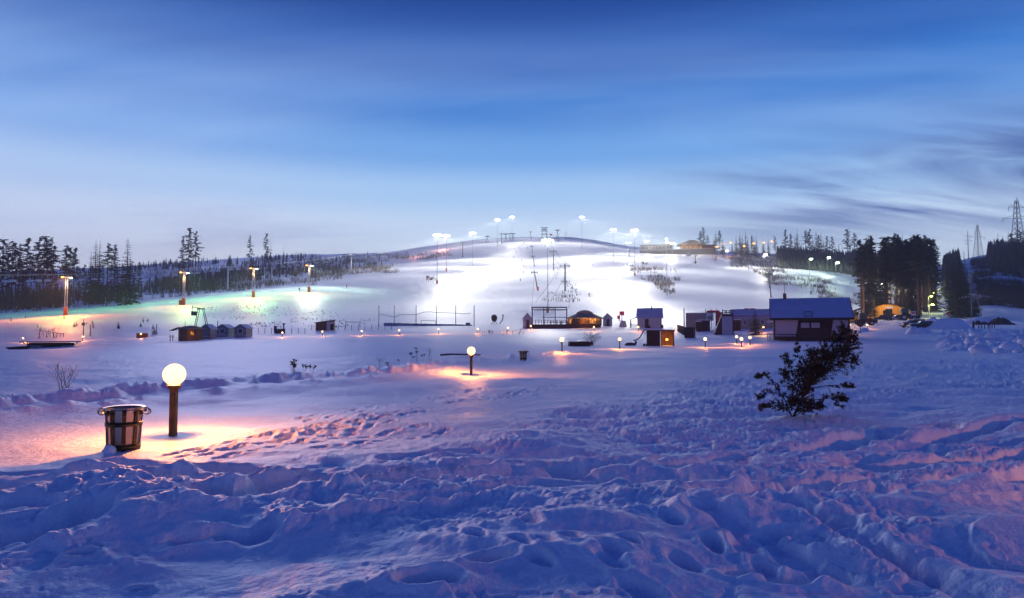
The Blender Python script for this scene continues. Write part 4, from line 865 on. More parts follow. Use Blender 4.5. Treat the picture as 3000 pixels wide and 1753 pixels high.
for px, yt, lab in ((1634, 676, 'dark bull wheel on legs on the summit beside the top station'), (1482, 687, 'dark bull wheel stand on the crest beside the lift posts'), (1427, 694, 'dark bull wheel stand at the western edge of the crest'), (1503, 686, 'dark bull wheel stand at the top floodlight')):
    b = G(px, 670); h = max(3.0, hpx(yt, b, 670)); t = thing('bull_wheel_stand', lab, 'lift station', b); MB().tube((-1.2, 0, -.4), (0, 0, h), .2).tube((1.2, 0, -.4), (0, 0, h), .2).build('legs', M['dark_steel'], t); MB().lathe([(.5, h), (2.4, h + .1), (2.5, h + .5), (.5, h + .8)], 14).build('wheel', M['dark_steel'], t)
b = G(1659, 676); h = hpx(675, b, 676); t = thing('wind_mast', 'thin weather mast with arms on the summit', 'mast', b); MB().path([(0, 0, -.4), (0, 0, h)], [.2, .1]).build('pole', M['dark_steel'], t); MB().box((0, 0, h * .7), (3.2, .15, .2)).build('arm', M['dark_steel'], t)
b = G(1612, 676); t = thing('summit_flag', 'red flag board on the summit beside the top station', 'flag', b); MB().tube((0, 0, -.3), (0, 0, 6.5), .1).build('pole', M['dark_steel'], t); MB().box((.9, 0, 5.6), (2.4, .1, 1.8)).build('banner', M['red'], t)
# ropes
def rope(pts, label, group, r=.07):
    o = MB().path(pts, r, 4).build('lift_cable', M['cable']); tag(o, label, 'cable', group)
top = G(1595, 684) + Vector((0, 0, 6)); bot = G(1590, 190) + Vector((0, 0, 6.0))
for s in (-2.0, 2.0):
    k = Vector((s, 0, 0)); p1 = P1[1] + Vector((0, 0, P1[2] * .93)); p2 = P2[1] + Vector((0, 0, P2[2] * .93)); rope(catpts(bot + k, p1 + k, .6) + catpts(p1 + k, p2 + k, .8)[1:] + catpts(p2 + k, top + k, 3)[1:], 'haul rope of the central chairlift climbing to the summit', 'ropes of the central chairlift')
q3 = P3[1] + Vector((P3[2] * -.18, 0, P3[2] * .9)); rope(catpts(G(1558, 195) + Vector((0, 0, 4)), q3, .5) + catpts(q3, G(1556, 660) + Vector((0, 0, 6)), 3)[1:], 'drag rope running up past the leaning pylons', None)

# ------------------------------------------------------------------ buildings
def window(t, c, w, h, pane='glass', frame='white', rz=0.0, nrm=(0, -1)):
    fr = MB(); e = .09
    def bx(cx, cz, sx, sz, off, m):
        if nrm[0] == 0: m.box((c[0] + cx, c[1] + nrm[1] * off, c[2] + cz), (sx, .07, sz))
        else: m.box((c[0] + nrm[0] * off, c[1] + cx, c[2] + cz), (.07, sx, sz))
    bx(0, h / 2, w + e, e, .04, fr); bx(0, -h / 2, w + e, e, .04, fr); bx(-w / 2, 0, e, h - e, .04, fr); bx(w / 2, 0, e, h - e, .04, fr); f = fr.build('window_frame', M[frame], t)
    p = MB(); bx(0, 0, w - e, h - e, .01, p); p.build('pane', M[pane], f); return f
def gable(t, W, D, H, Hr, ridge='x', wall='grey_wood', roof='roof_frost', ov=.35, th=.14, gab=None):
    MB().box((0, D / 2, H / 2 - .4), (W, D, H + .8)).build('wall', M[wall], t)
    if ridge == 'x':
        for sx in (-1, 1): MB().prism([(0, H), (D, H), (D / 2, H + Hr)], sx * W / 2 - (.0 if sx > 0 else -.0) - .06, sx * W / 2 + .06 - .06, 'x').build('gable', M[gab or wall], t)
        a = Hr / (D / 2)
        for s in (-1, 1):
            y0 = D / 2; y1 = D / 2 + s * (D / 2 + ov); z1 = H + Hr - a * (D / 2 + ov); MB().prism([(y0, H + Hr + .02), (y1, z1 + .02), (y1, z1 + th), (y0, H + Hr + th)], -W / 2 - ov, W / 2 + ov, 'x').build('roof_slope', M[roof], t)
    else:
        for y in (0, D): MB().prism([(-W / 2, H), (W / 2, H), (0, H + Hr)], y - .05 if y else 0, y if y else .05).build('gable', M[gab or wall], t)
        a = Hr / (W / 2)
        for s in (-1, 1):
            x1 = s * (W / 2 + ov); z1 = H + Hr - a * (W / 2 + ov); MB().prism([(0, H + Hr + .02), (x1, z1 + .02), (x1, z1 + th), (0, H + Hr + th)], -ov, D + ov).build('roof_slope', M[roof], t)
def door(t, c, w, h, m='dark_wood', nrm=(0, -1)):
    d_ = MB().box((c[0] + nrm[0] * .03, c[1] + nrm[1] * .03, c[2] + h / 2), (w if nrm[0] == 0 else .06, .06 if nrm[0] == 0 else w, h)).build('door', M[m], t); MB().box((c[0] + nrm[0] * .08 + (.3 * w if nrm[0] == 0 else 0), c[1] + nrm[1] * .08, c[2] + h * .48), (.06, .06, .14)).build('handle', M['galv'], d_)
def S(px, d): return px * d / F
def spot(px, d): return G(px, d)

# low black shelter in the hollow
d = 122; t = thing('shelter', 'low black shelter with a thin snowy roof sunk in the hollow', 'shelter', G(152, d), face(152)); W = S(116, d)
b = t.location; zt = hpx(1003, b, d)
MB().box((0, .9, zt / 2 - .1), (W, 1.8, zt)).build('wall', M['black'], t); MB().box((0, .7, zt + .06), (S(150, d), 2.8, .12)).build('roof', M['roof_dark'], t); MB().box((0, .7, zt + .17), (S(149, d), 2.7, .09)).build('roof_snow', M['snow'], t)
for x_, w_ in ((-.34, .30), (.36, .26)): MB().box((x_ * W, -.12, zt * .18), (w_ * W, .16, .30)).build('bench', M['grey_wood'], t)
MB().tube((-W / 2 - .1, 0, zt - .5), (-W / 2 - .5, -.2, zt), .06).build('brace', M['dark_wood'], t); MB().tube((W / 2 + .1, 0, zt - .5), (W / 2 + .5, -.2, zt), .06).build('brace', M['dark_wood'], t)
d = 118; o = MB().prism([(-1.8, .35), (1.2, .55), (1.2, -.5), (-.4, -.5)], 0, 2.0).build('snowed_in_shed', M['black']); o.location = G(48, d); tag(o, 'small black shed corner half buried next to the low black shelter', 'shed')
d = hit(417, 990, 90); t = thing('equipment_box', 'dark equipment box with a low roof behind a far globe lamp', 'box', G(418, d), face(418)); MB().box((0, .5, .35), (S(30, d), 1.0, 1.1)).build('body', M['purple_wood'], t); MB().box((0, .5, .96), (S(33, d), 1.2, .08)).build('lid', M['roof_dark'], t)
for px, y0, y1, lab in ((246, 986, 936, 'dark signal post with a box by the far globe lamp'), (266, 985, 951, 'plain dark post beside the signal post'), (460, 981, 950, 'dark post behind the short bushy spruce'), (543, 962, 942, 'thin dark post behind the brown kiosk roof'), (638, 960, 940, 'thin dark post above the grey hut roof')):
    d = hit(px, y0, 80); b = G(px, d); h = hpx(y1, b, d); t = thing('wooden_post', lab, 'post', b); MB().path([(0, 0, -.4), (0, 0, h)], [.11, .08]).build('shaft', M['dark_steel'], t)
    if px == 246: MB().box((0, -.12, h * .72), (.55, .3, .6)).build('box', M['dark_steel'], t); MB().tube((0, 0, h), (0, 0, h + .5), .04).build('tip', M['dark_steel'], t)
# huts
d = 121; b = G(553, d); t = thing('wooden_kiosk', 'brown wooden kiosk with a lit window and projecting canopy', 'kiosk', b, face(553) - .25); W = S(66, d); H = hpx(964, b, d)
MB().lathe([(W * .52, -.4), (W * .52, H)], 8, (0, 1.6, 0)).build('wall', M['wood'], t); MB().lathe([(W * .64, H - .05), (W * .64, H + .08), (W * .2, H + .55), (.05, H + .6)], 8, (0, 1.6, 0)).build('roof', M['roof_grey'], t)
MB().prism([(-W * .80, H - .35), (-W * .45, H + .2), (-W * .45, H + .3), (-W * .80, H - .25)], .2, 2.8).build('canopy', M['dark_wood'], t); window(t, (.75, 1.6 - W * .485, H * .62), .62, .72, 'warm_pane', 'dark_wood')
for s in (0, 1):
    MB().box((-W * .78, .5 + s * 1.6, .45), (.1, .1, 1.3)).build('canopy_post', M['dark_wood'], t)
MB().box((-W * .70, .3, .7), (.9, .06, .08)).build('rail', M['dark_wood'], t)
lamp('POINT', t, (.75, 1.6 - W * .75, H * .62), 25, (1, .5, .15), .1, 'window_light')
def hut(px0, px1, ytop, ybase, label, wall='grey_wood', d=None, rz=-.45, win=True, depth=1.1, ridge='y', ov=.22):
    pc = (px0 + px1) / 2; d = d or hit(pc, ybase, 80); b = G(pc, d, 0); W = S(px1 - px0, d) * .62; H = hpx(ytop, b, d); t = thing('hut', label, 'hut', b, face(pc) + rz, 'grey gabled huts by the kiosk'); gable(t, W, W * depth, H * .72, H * .28, ridge, wall, 'roof_frost', ov, .09)
    if win: window(t, (0, 0, H * .48), W * .36, H * .32, 'glass', 'white')
    MB().box((0, -.05, H * .18), (W * .9, .04, .08)).build('trim_board', M['white'], t)
    return t, W, H
hut(577, 628, 951, 984, 'grey hut tucked behind the brown kiosk and ladder gantry', 'grey_wood', 128, -.5, False); hut(622, 682, 951, 989, 'grey gabled hut with a dark window, next to the ladder gantry'); hut(676, 734, 951, 989, 'grey gabled hut with a window, at the open end of the hut row')
# ladder gantry
d = 123; b = G(592, d); h = hpx(905, b, d); t = thing('ladder_gantry', 'A-shaped dark steel gantry with ladder rungs rising above the kiosk', 'gantry', b, face(592) + .15)
for s in (-1, 1):
    m = MB(); n_ = 13; dxx = 1.55; 
    for e in (-.14, .14): m.tube((s * dxx + e, 0, -.4), (s * .35 + e - .2, 0, h), .06, .05)
    m.build('leg', M['dark_steel'], t); m = MB()
    for i in range(n_): f = (i + .5) / n_; x_ = s * dxx + (s * .35 - .2 - s * dxx) * f; m.tube((x_ - .14, 0, h * f), (x_ + .14, 0, h * f), .035, .035, 4)
    m.build('rungs', M['dark_steel'], t)
MB().box((-.2, 0, h), (1.3, .2, .2)).build('head_beam', M['dark_steel'], t); MB().box((-1.35, 0, h - .85), (.9, .6, .75)).build('motor_box', M['dark_steel'], t); MB().tube((-1.8, 0, h + .25), (-.3, 0, h + .1), .06).build('jib', M['dark_steel'], t); MB().tube((-1.65, 0, h - .5), (-1.65, 0, h + .5), .06).build('motor_post', M['dark_steel'], t)
# small winch
d = hit(820, 977, 90); b = G(820, d); t = thing('winch', 'low dark winch with an upright post behind a far globe lamp', 'machine', b, face(820)); MB().box((0, 0, .4), (S(28, d), 1.2, .9)).build('bed', M['purple_wood'], t); MB().box((-S(12, d), 0, .9), (S(8, d), .9, 1.2)).build('housing', M['dark_steel'], t); MB().box((S(11, d), 0, 1.2), (.25, .25, 1.6)).build('post', M['dark_steel'], t); MB().box((S(11, d), 0, 1.9), (.5, .4, .35)).build('motor', M['dark_steel'], t); MB().tube((-S(15, d), 0, 0), (-S(15, d), 0, 2.6), .05).build('rod', M['dark_steel'], t)
# monopitch shed
d = hit(952, 969, 90); b = G(952, d); H = hpx(939, b, d); W = S(52, d); t = thing('shed', 'brown shed with a single sloping roof and pale end wall behind the far lamp row', 'shed', b, face(952) - .12)
MB().prism([(-W / 2, -.4), (W / 2, -.4), (W / 2, H), (-W / 2, H * .76)], 0, W * .6).build('wall', M['wood'], t); MB().prism([(-W / 2 - .25, H * .76 - .02), (W / 2 + .25, H + .04), (W / 2 + .25, H + .14), (-W / 2 - .25, H * .76 + .08)], -.3, W * .6 + .3).build('roof', M['roof_dark'], t)
MB().box((W * .30, -.03, H * .42), (W * .40, .06, H * .9)).build('front_panel', M['cream'], t); door(t, (W * .40, -.06, 0), W * .18, H * .62, 'black')
# rink
for i, px in enumerate((1110, 1155, 1219, 1279, 1335, 1389)):
    d = hit(px, 957, 120); b = G(px, d); h = hpx(895, b, d); o = MB().path([(0, 0, -.4), (0, 0, h)], [.10, .07], 6).build('net_post', M['dark_steel']); o.location = b; tag(o, 'thin tall dark post of the net behind the shaded rink', 'post', 'net posts at the rink')
pts = [];
for px, py in ((1112, 921), (1128, 924), (1140, 926), (1156, 930), (1172, 922), (1190, 923), (1219, 922), (1240, 915), (1262, 914), (1279, 916), (1310, 917), (1335, 918), (1360, 920), (1380, 918)): d = 178; pts.append(Vector(((px - CX) / F * d, d, zpix(py, d))))
o = MB().path(pts, .07, 4).build('net_rope', M['net']); tag(o, 'sagging rolled net hung between the tall thin posts', 'net')
d = hit(1255, 956, 120) - 2; b = G(1255, d); t = thing('rink_boards', 'long dark shade-painted rink board wall below the net posts', 'rink boards', b, face(1255)); hB = hpx(944, b, d)
for i in range(10): w = S(258, d) / 10; MB().box((-S(129, d) + (i + .5) * w, 0, hB * .4 - .2), (w * .985, .12, hB * .55 + .6 - i * .09)).build('board', M['rink_shade_blue'], t)
for px, y0, y1, w, lab in ((1034, 960, 944, 41, 'thin white-grey goal frame near the brown monopitch shed'), (1255, 953, 940, 42, 'thin goal frame standing in the shaded rink')):
    d = hit(px, y0, 100); b = G(px, d); h = hpx(y1, b, d); t = thing('goal_frame', lab, 'goal', b, face(px)); W = S(w, d)
    for s in (-1, 1): MB().tube((s * W / 2, 0, -.3), (s * W / 2, 0, h), .06).build('post', M['dark_steel'], t)
    MB().tube((-W / 2, 0, h), (W / 2, 0, h), .06).build('crossbar', M['dark_steel'], t)
for i in range(22):
    px = 738 + i * 19.5; d = hit(px, 967 if px > 900 else 978, 100); o = MB().box((0, 0, .5), (.09, .09, 1.3)).build('fence_post', M['dark_steel']); o.location = G(px, d); tag(o, 'thin low fence post behind the far row of globe lamps', 'post', 'fence posts behind the far lamp row')
# snow cannon and pipe by the cafe
def snow_gun(px, py, label, sc=1.0, m='machine_dark', rz=0.0):
    d = hit(px, py, 100); t = thing('snow_cannon', label, 'snow cannon', G(px, d), rz); t.scale = (sc,) * 3
    MB().lathe([(.45, -.7), (.6, -.6), (.62, .5), (.5, .7)], 14).build('barrel', M[m], t, True).rotation_euler = (R(72), 0, 0)
    t.children[0].location = (0, 0, 1.3)
    for a in (.5, 2.6, 4.7): MB().tube((0, 0, .9), (math.cos(a) * .9, math.sin(a) * .9, -.15), .07).build('leg', M['dark_steel'], t)
snow_gun(1448, 952, 'dark snow cannon on legs standing off from the cafe terrace', 1.3)
snow_gun(2040, 775, 'small snow cannon on the slope below the lodge', 1.3)
d = hit(1467, 951, 100); t = thing('hydrant_pipe', 'bent standpipe with a curved neck beside the snow cannon', 'pipe', G(1462, d)); MB().path([(0, 0, -.2), (.5, 0, .5), (.9, 0, .9), (1.05, 0, 1.7), (1.1, 0, 2.3)], .13).build('neck', M['dark_steel'], t); MB().ball((1.1, 0, 2.35), .22, 8, 6).build('valve', M['dark_steel'], t)
o = MB().box((0, 0, .3), (1.1, .8, .8)).build('pump_box', M['dark_steel']); o.location = G(1371, hit(1371, 955, 100)); tag(o, 'small dark pump box at the end of the rink boards', 'box')

# ---- cafe, terrace and steel frame
d = hit(1700, 962, 100); b = G(1660, d); t = thing('terrace', 'raised timber terrace with dark rails in front of the round cafe', 'terrace', b, face(1660)); W = S(200, d); k = S(1, d)
zt = 12 * k
for i in range(20): w = W / 20; MB().box((-W / 2 + (i + .5) * w, 2.5, zt - .08), (w * .96, 5, .16)).build('deck_plank', M['dark_wood'], t)
MB().box((0, .15, zt / 2 - .3), (W, .12, zt + .4)).build('skirt', M['purple_wood'], t)
for i in range(15): MB().box((-W / 2 + i * W * .62 / 14, .05, zt + .45), (.09, .09, 1.0)).build('rail_post', M['dark_steel'], t)
for z in (.5, .95): MB().box((-W * .19, .05, zt + z), (W * .62, .07, .07)).build('rail', M['dark_steel'], t)
t = thing('steel_frame', 'open dark steel frame of an unroofed pavilion on the terrace', 'frame', b + Vector((0, 3, 0)), face(1610)); X0, X1 = -100 * k, 4 * k; ZT = hpx(899, b, d)
for y_ in (0, 4):
    for x_ in np.linspace(X0, X1, 4): MB().tube((x_, y_, 0), (x_, y_, ZT), .09).build('column', M['dark_steel'], t)
    for z in (ZT, ZT - 7 * k): MB().tube((X0 - 3 * k, y_, z), (X1, y_, z), .08).build('beam', M['dark_steel'], t)
for x_ in np.linspace(X0, X1, 4): MB().tube((x_, 0, ZT), (x_, 4, ZT), .07).build('rafter', M['dark_steel'], t)
MB().tube((X0 + 30 * k, 0, ZT - 30 * k), (X1, 0, ZT - 30 * k), .07).build('mid_beam', M['dark_steel'], t)
t = thing('terrace_table', 'dark picnic table on the terrace under the steel frame', 'table', b + Vector((-6 * k, 1.6, zt)), .1)
MB().box((0, 0, .75), (1.9, .8, .07)).build('table_top', M['dark_wood'], t)
for s in (-1, 1): MB().box((0, s * .75, .45), (1.9, .28, .06)).build('bench', M['dark_wood'], t); MB().box((s * .7, 0, .36), (.08, 1.5, .72)).build('trestle', M['dark_wood'], t)
dup(t, b + Vector((-36 * k, 1.8, zt)), -.15, 'dark picnic table on the terrace nearer the small white booth')
cc = G(1713, d + 4.5); cc.z = b.z; t = thing('round_cafe', 'round cafe with a shallow cone roof, glowing orange inside', 'cafe', cc, face(1713)); RR_ = 50 * k
for i in range(12):
    a0 = 2 * math.pi * (i + .5) / 12; MB().box((RR_ * math.cos(a0), RR_ * math.sin(a0), 11 * k + 11 * k), (.22, .22, 24 * k), a0).build('column', M['wood'], t)
for i in range(12):
    a0, a1 = 2 * math.pi * (i + .5) / 12, 2 * math.pi * (i + 1.5) / 12; r_ = RR_ * .97; p = [Vector((r_ * math.cos(a), r_ * math.sin(a), 0)) for a in (a0, a1)]; z0, z1 = 11 * k, 19 * k
    MB().quad(p[0] + Vector((0, 0, 0)), p[1], p[1] + Vector((0, 0, z1 - 4 * k)), p[0] + Vector((0, 0, z1 - 4 * k))).build('wall_panel', M['wood'], t)
    am = (a0 + a1) / 2; front = -math.sin(am)
    q = MB().quad(p[0] + Vector((0, 0, z1 - 4 * k)), p[1] + Vector((0, 0, z1 - 4 * k)), p[1] + Vector((0, 0, 33 * k)), p[0] + Vector((0, 0, 33 * k))); q.build('window_pane', M[('warm_pane', 'glass', 'dim_pane', 'warm_room', 'dim_pane', 'glass')[i % 6]], t)
for i in range(36):
    a0 = 2 * math.pi * (i + 1.5) / 36
    if i % 3: MB().box((RR_ * .985 * math.cos(a0) * .985, RR_ * .985 * math.sin(a0) * .985, 24 * k), (.09, .09, 18 * k), a0).build('mullion', M['wood'], t)
MB().lathe([(RR_ * .985, 21.6 * k), (RR_ * 1.0, 21.8 * k), (RR_ * 1.0, 22.6 * k), (RR_ * .985, 22.8 * k)], 12, closed=False).build('transom', M['wood'], t)
ri = 58 * k; 
for i in range(12):
    a0, a1 = 2 * math.pi * (i + .5) / 12, 2 * math.pi * (i + 1.5) / 12; P_ = lambda r, a, z: Vector((r * math.cos(a), r * math.sin(a), z))
    s_ = MB().quad(P_(ri, a0, 31 * k), P_(ri, a1, 31 * k), P_(26 * k, a1, 45 * k), P_(26 * k, a0, 45 * k)); s_.quad(P_(ri, a0, 31 * k - .12), P_(26 * k, a0, 45 * k - .12), P_(26 * k, a1, 45 * k - .12), P_(ri, a1, 31 * k - .12)); s_.quad(P_(ri, a0, 31 * k - .12), P_(ri, a1, 31 * k - .12), P_(ri, a1, 31 * k), P_(ri, a0, 31 * k)); s_.build('roof_segment', M['roof_grey'], t)
MB().lathe([(26.5 * k, 44.5 * k), (22 * k, 50 * k), (13 * k, 54 * k), (4 * k, 56 * k), (.1, 56.3 * k)], 24).build('dome', M['roof_grey'], t, True)
for px in (1690, 1712, 1735, 1752): lamp('POINT', t, ((px - 1713) * k, -RR_ - .9, 27 * k), 110, (1, .40, .08), .2, 'eaves_light')
lamp('POINT', t, (0, -RR_ - 3.0, 6 * k), 60, (1, .45, .1), .2, 'step_light')
for px, w, yt, yb, lab in ((1545, 26, 918, 945, 'small white gabled booth at the open end of the terrace'), (1780, 26, 919, 945, 'small pale gabled booth with red eaves behind the round cafe')):
    d_ = d + (2 if px < 1600 else 12); bb = G(px, d_); W = S(w, d_); H = hpx(yt, bb, d_); tt = thing('booth', lab, 'booth', bb, face(px)); gable(tt, W, W, H * .66, H * .34, 'y', 'pale_wall', 'roof_grey', .25, .1); door(tt, (W * .05, 0, 0), W * .32, H * .55, 'wood'); MB().box((-W * .3, -.03, H * .3), (W * .16, .05, H * .3)).build('panel', M['white'], tt)
# red board and the covered snow gun
d_ = hit(1822, 958, 100); bb = G(1822, d_); h = hpx(913, bb, d_); t = thing('red_board', 'red board on a post above the pale covered cone', 'sign', bb, face(1822)); MB().tube((0, .4, -.3), (0, .4, h - .7), .09).build('post', M['dark_steel'], t); MB().box((0, .4, h - .45), (S(14, d_), .1, S(12, d_))).build('board', M['red'], t); MB().box((-S(11, d_), .5, h * .62), (S(5, d_), .3, S(10, d_))).build('side_board', M['red'], t)
o = MB().prism([(-S(11, d_), -.3), (S(11, d_), -.3), (S(7, d_), S(17, d_)), (-S(5, d_), S(17, d_))], -.6, .6).build('covered_machine', M['pale_wall']); o.location = bb - Vector((0, 1.2, 0)); tag(o, 'pale tarpaulin-covered machine below the red board', 'machine')
# white house with frosted roof
d_ = hit(1900, 962, 100); bb = G(1902, d_); k = S(1, d_); t = thing('pale_house', 'small pale house with a frosted blue gable roof and lean-to porch', 'house', bb, face(1902) - .10)
gable(t, 66 * k, 34 * k, 35 * k, 22 * k, 'x', 'pale_wall', 'roof_frost', 5 * k, .16); door(t, (-7 * k, 0, 0), 11 * k, 27 * k, 'dark_wood')
for s in (-1, 1): MB().box((s * 33 * k, -.04, 17 * k), (.14, .12, 35 * k)).build('corner_board', M['wood'], t)
for i in range(6): MB().box((-33.2 * k, (3 + i * 5.5) * k, 17 * k), (.05, 2.6 * k, 34 * k)).build('side_board', M['wood'], t)
MB().prism([(-33 * k, 34 * k), (-58 * k, 24 * k), (-58 * k, 25.5 * k), (-33 * k, 35.6 * k)], 4 * k, 26 * k).build('porch_roof', M['roof_frost'], t)
for y_ in (5, 25): MB().tube((-56 * k, y_ * k, -.3), (-56 * k, y_ * k, 24.5 * k), .08).build('porch_post', M['dark_steel'], t)
for i in range(8): MB().box(((-56 + i * 3.2) * k, 4 * k, 5 * k), (.06, .06, 10 * k)).build('baluster', M['dark_wood'], t)
MB().box((-45 * k, 4 * k, 10 * k), (24 * k, .1, .1)).build('porch_rail', M['dark_wood'], t); MB().tube((6 * k, 14 * k, 50 * k), (6 * k, 14 * k, 65 * k), .1).build('chimney_pipe', M['dark_steel'], t); MB().box((37 * k, 3 * k, 5 * k), (5 * k, 5 * k, 10 * k)).build('step_box', M['dark_wood'], t); MB().box((-4 * k, -1.4 * k, 3 * k), (14 * k, 3 * k, 8 * k)).build('door_step', M['dark_wood'], t)
lamp('POINT', t, (-37 * k, 10 * k, 15 * k), 30, (1, .45, .15), .1, 'porch_light')
# black kiosk with wall lamp, bent pipe
dk_ = 78; bb = G(1934, dk_); k = S(1, dk_); h = hpx(970, bb, dk_); t = thing('black_kiosk', 'low black box kiosk with a bright amber lamp in its open bay', 'kiosk', bb, face(1934)); 
MB().box((-20 * k, .9, h / 2 - .2), (38 * k, 1.8, h + .4)).build('wall', M['dark_wood'], t); MB().box((20 * k, 1.75, h / 2 - .2), (38 * k, .12, h + .4)).build('back_wall', M['wood'], t); MB().box((38.2 * k, .9, h / 2 - .2), (.1, 1.8, h + .4)).build('side_wall', M['wood'], t); MB().box((0, .9, h + .05), (79 * k, 2.0, .12)).build('roof', M['roof_dark'], t); MB().box((0, .9, h + .14), (78 * k, 1.9, .07)).build('roof_snow', M['snow'], t)
for i in range(5): MB().box(((2 + i * 8.6) * k, .0, h / 2 - .1), (.06, .06, h + .2)).build('slat_post', M['wood'], t)
MB().ball((19 * k, 1.2, h * .42), .15, 12, 8).build('lamp', M['sodium'], t); lamp('POINT', t, (19 * k, .95, h * .42), 85, (1, .45, .08), .15, 'kiosk_light')
for i in range(2): MB().box((-46 * k + i * 8 * k, -.3, .05), (6.5 * k, .4, .4)).build('crate_step', M['dark_wood'], t)
t = thing('bent_pipe', 'bent dark pipe reaching down beside the black kiosk', 'pipe', G(1895, dk_ + .5), face(1895)); MB().path([(0, 0, -.2), (0, 0, hpx(966, bb, dk_)), (-9 * k, 0, hpx(966, bb, dk_) - .05), (-20 * k, 0, 26 * k), (-30 * k, 0, 18 * k), (-40 * k, 0, 16 * k)], [.05, .05, .07, .07, .08, .06]).build('arm', M['dark_steel'], t); MB().lathe([(.12, 14 * k), (.16, 10 * k), (.03, 2 * k)], 8, (-33 * k, 0, 0)).build('nozzle', M['dark_steel'], t)
o = MB().ball((0, 0, 0), .5, 12, 8, (1.3, .8, .55), .2, 3).build('dark_rock', M['stone'], None, True); o.location = G(1846, 80, .05); tag(o, 'dark rock in the snow below the bent pipe', 'rock')
o = MB().box((0, 0, .2), (2.4, 1.2, .55), .05, .06).build('planter_box', M['dark_wood']); o.location = gpl(1696, 1014) + Vector((0, 0, .05)); tag(o, 'low dark planter box in front of the bare willow bush', 'planter')
o = MB().box((0, 0, .12), (.7, .6, .3)).build('stone_block', M['dark_wood']); o.location = gpl(1728, 1010); tag(o, 'small dark block under the bare willow bush', 'block')
o = MB().path([(-1.1, 0, .1), (-.4, 0, .16), (1.8, .1, .12)], [.07, .06, .05], 7).build('snowy_log', M['stone']); o.location = gpl(1335, 1036); tag(o, 'dark log lying in the snow bank behind a globe lamp', 'log')
# container, fence, boxes
d_ = 134; k = S(1, d_)
for px, w, yt, yb, m_, lab, dd in ((2039, 62, 918, 941, 'metal_sheet', 'beige flat-sided container behind the picket fence', 8), (2062, 34, 939, 963, 'purple_wood', 'dark red-brown hut in front of the beige container', 0), (2046, 14, 943, 965, 'dark_wood', 'narrow black booth next to the red-brown hut', -3), (2158, 22, 938, 965, 'purple_wood', 'narrow maroon shed between the white-faced ramp and the long building', 0)):
    bb = G(px, d_ + dd); h = hpx(yt, bb, d_ + dd); t = thing('container' if w > 50 else 'shed', lab, 'container' if w > 50 else 'shed', bb, face(px)); MB().box((0, 1.2, h / 2 - .3), (w * k, 2.4, h + .6)).build('body', M[m_], t); MB().box((0, 1.2, h + .06), (w * k + .2, 2.6, .12)).build('roof', M['snow'], t)
    if w < 40: MB().box((w * k * .1, -.03, h * .4), (w * k * .4, .05, h * .7)).build('door', M['dark_wood'], t)
bb = G(2017, 106); h = hpx(960, bb, 106); k1 = S(1, 106); t = thing('dark_cabinet', 'dark square cabinet standing alone on the snow past the black kiosk', 'cabinet', bb, face(2017) - .25); MB().box((0, .7, h / 2 - .2), (26 * k1, 1.4, h + .4)).build('body', M['dark_wood'], t); MB().box((0, .7, h + .05), (28 * k1, 1.6, .1)).build('lid', M['roof_grey'], t); MB().box((0, -.03, h * .5), (20 * k1, .05, h * .8)).build('door', M['purple_wood'], t)
t = thing('picket_fence', 'dark picket fence running down past the cabinet', 'fence', G(1985, 132)); p0 = Vector((0, 0, 0)); p1 = G(2016, 112) - G(1985, 132)
for i in range(18): p = p0 + (p1 - p0) * (i / 17); MB().box((p.x, p.y, p.z + .6), (.16, .08, 1.5)).build('picket', M['dark_wood'], t)
m_ = MB(); m_.tube(p0 + Vector((0, 0, .9)), p1 + Vector((0, 0, .9)), .05).build('rail', M['dark_wood'], t)
o = MB().path([(0, 0, -.3), (0, 0, hpx(903, G(2004, 130), 130))], [.12, .08]).build('lamp_pole', M['dark_steel']); o.location = G(2004, 130); tag(o, 'dark bare pole rising before the beige container', 'pole')
# red mesh fence with board
d_ = 145; bb = G(2092, d_); k = S(1, d_); h = hpx(908, bb, d_); t = thing('banner_fence', 'red and white banner fence between the container and the ramp', 'fence', bb, face(2092))
for i in range(4): MB().tube(((-24 + 16 * i) * k, 0, -.3), ((-24 + 16 * i) * k, 0, h + .2), .06).build('post', M['dark_steel'], t)
MB().box((-12 * k, 0, h * .66), (22 * k, .06, h * .5)).build('banner', M['white'], t); MB().box((-2 * k, -.05, h * .9), (36 * k, .05, 7 * k)).build('red_strip', M['red'], t); MB().box((14 * k, .0, h * .5), (20 * k, .05, h * .75)).build('red_mesh', M['red'], t); MB().box((-12 * k, -.05, h * .56), (14 * k, .04, h * .22)).build('print', M['metal_sheet'], t)
# jump ramp
d_ = 118; bb = G(2128, d_); k = S(1, d_); h = hpx(922, bb, d_); t = thing('ramp_tower', 'dark wedge-shaped ramp tower with a white front panel', 'tower', bb, face(2128) + .05)
MB().prism([(-38 * k, -.3), (-12 * k, -.3), (-12 * k, h)], 0, 4.5).build('ramp', M['purple_wood'], t); MB().box((4 * k, 2.2, h / 2 - .2), (32 * k, 4.3, h + .4)).build('tower_body', M['purple_wood'], t); MB().box((2 * k, -.02, h * .46), (29 * k, .08, h * .90)).build('front_panel', M['violet_panel'], t); MB().box((4 * k, 2.2, h + .05), (33 * k, 4.4, .1)).build('platform', M['roof_grey'], t)
for x_ in (-11, 0, 10, 19):
    MB().box((x_ * k, .1, h + 6 * k), (.1, .1, 12 * k)).build('rail_post', M['dark_wood'], t)
for z in (6, 12): MB().box((4 * k, .1, h + z * k), (32 * k, .1, .1)).build('rail', M['dark_wood'], t)
MB().tube((-11 * k, .1, h + 1 * k), (19 * k, .1, h + 12 * k), .05).tube((-11 * k, .1, h + 12 * k), (19 * k, .1, h + 1 * k), .05).build('cross_brace', M['dark_wood'], t); MB().box((2 * k, -.08, h * .72), (6 * k, .03, 1.5 * k)).build('small_sign', M['dark_steel'], t)
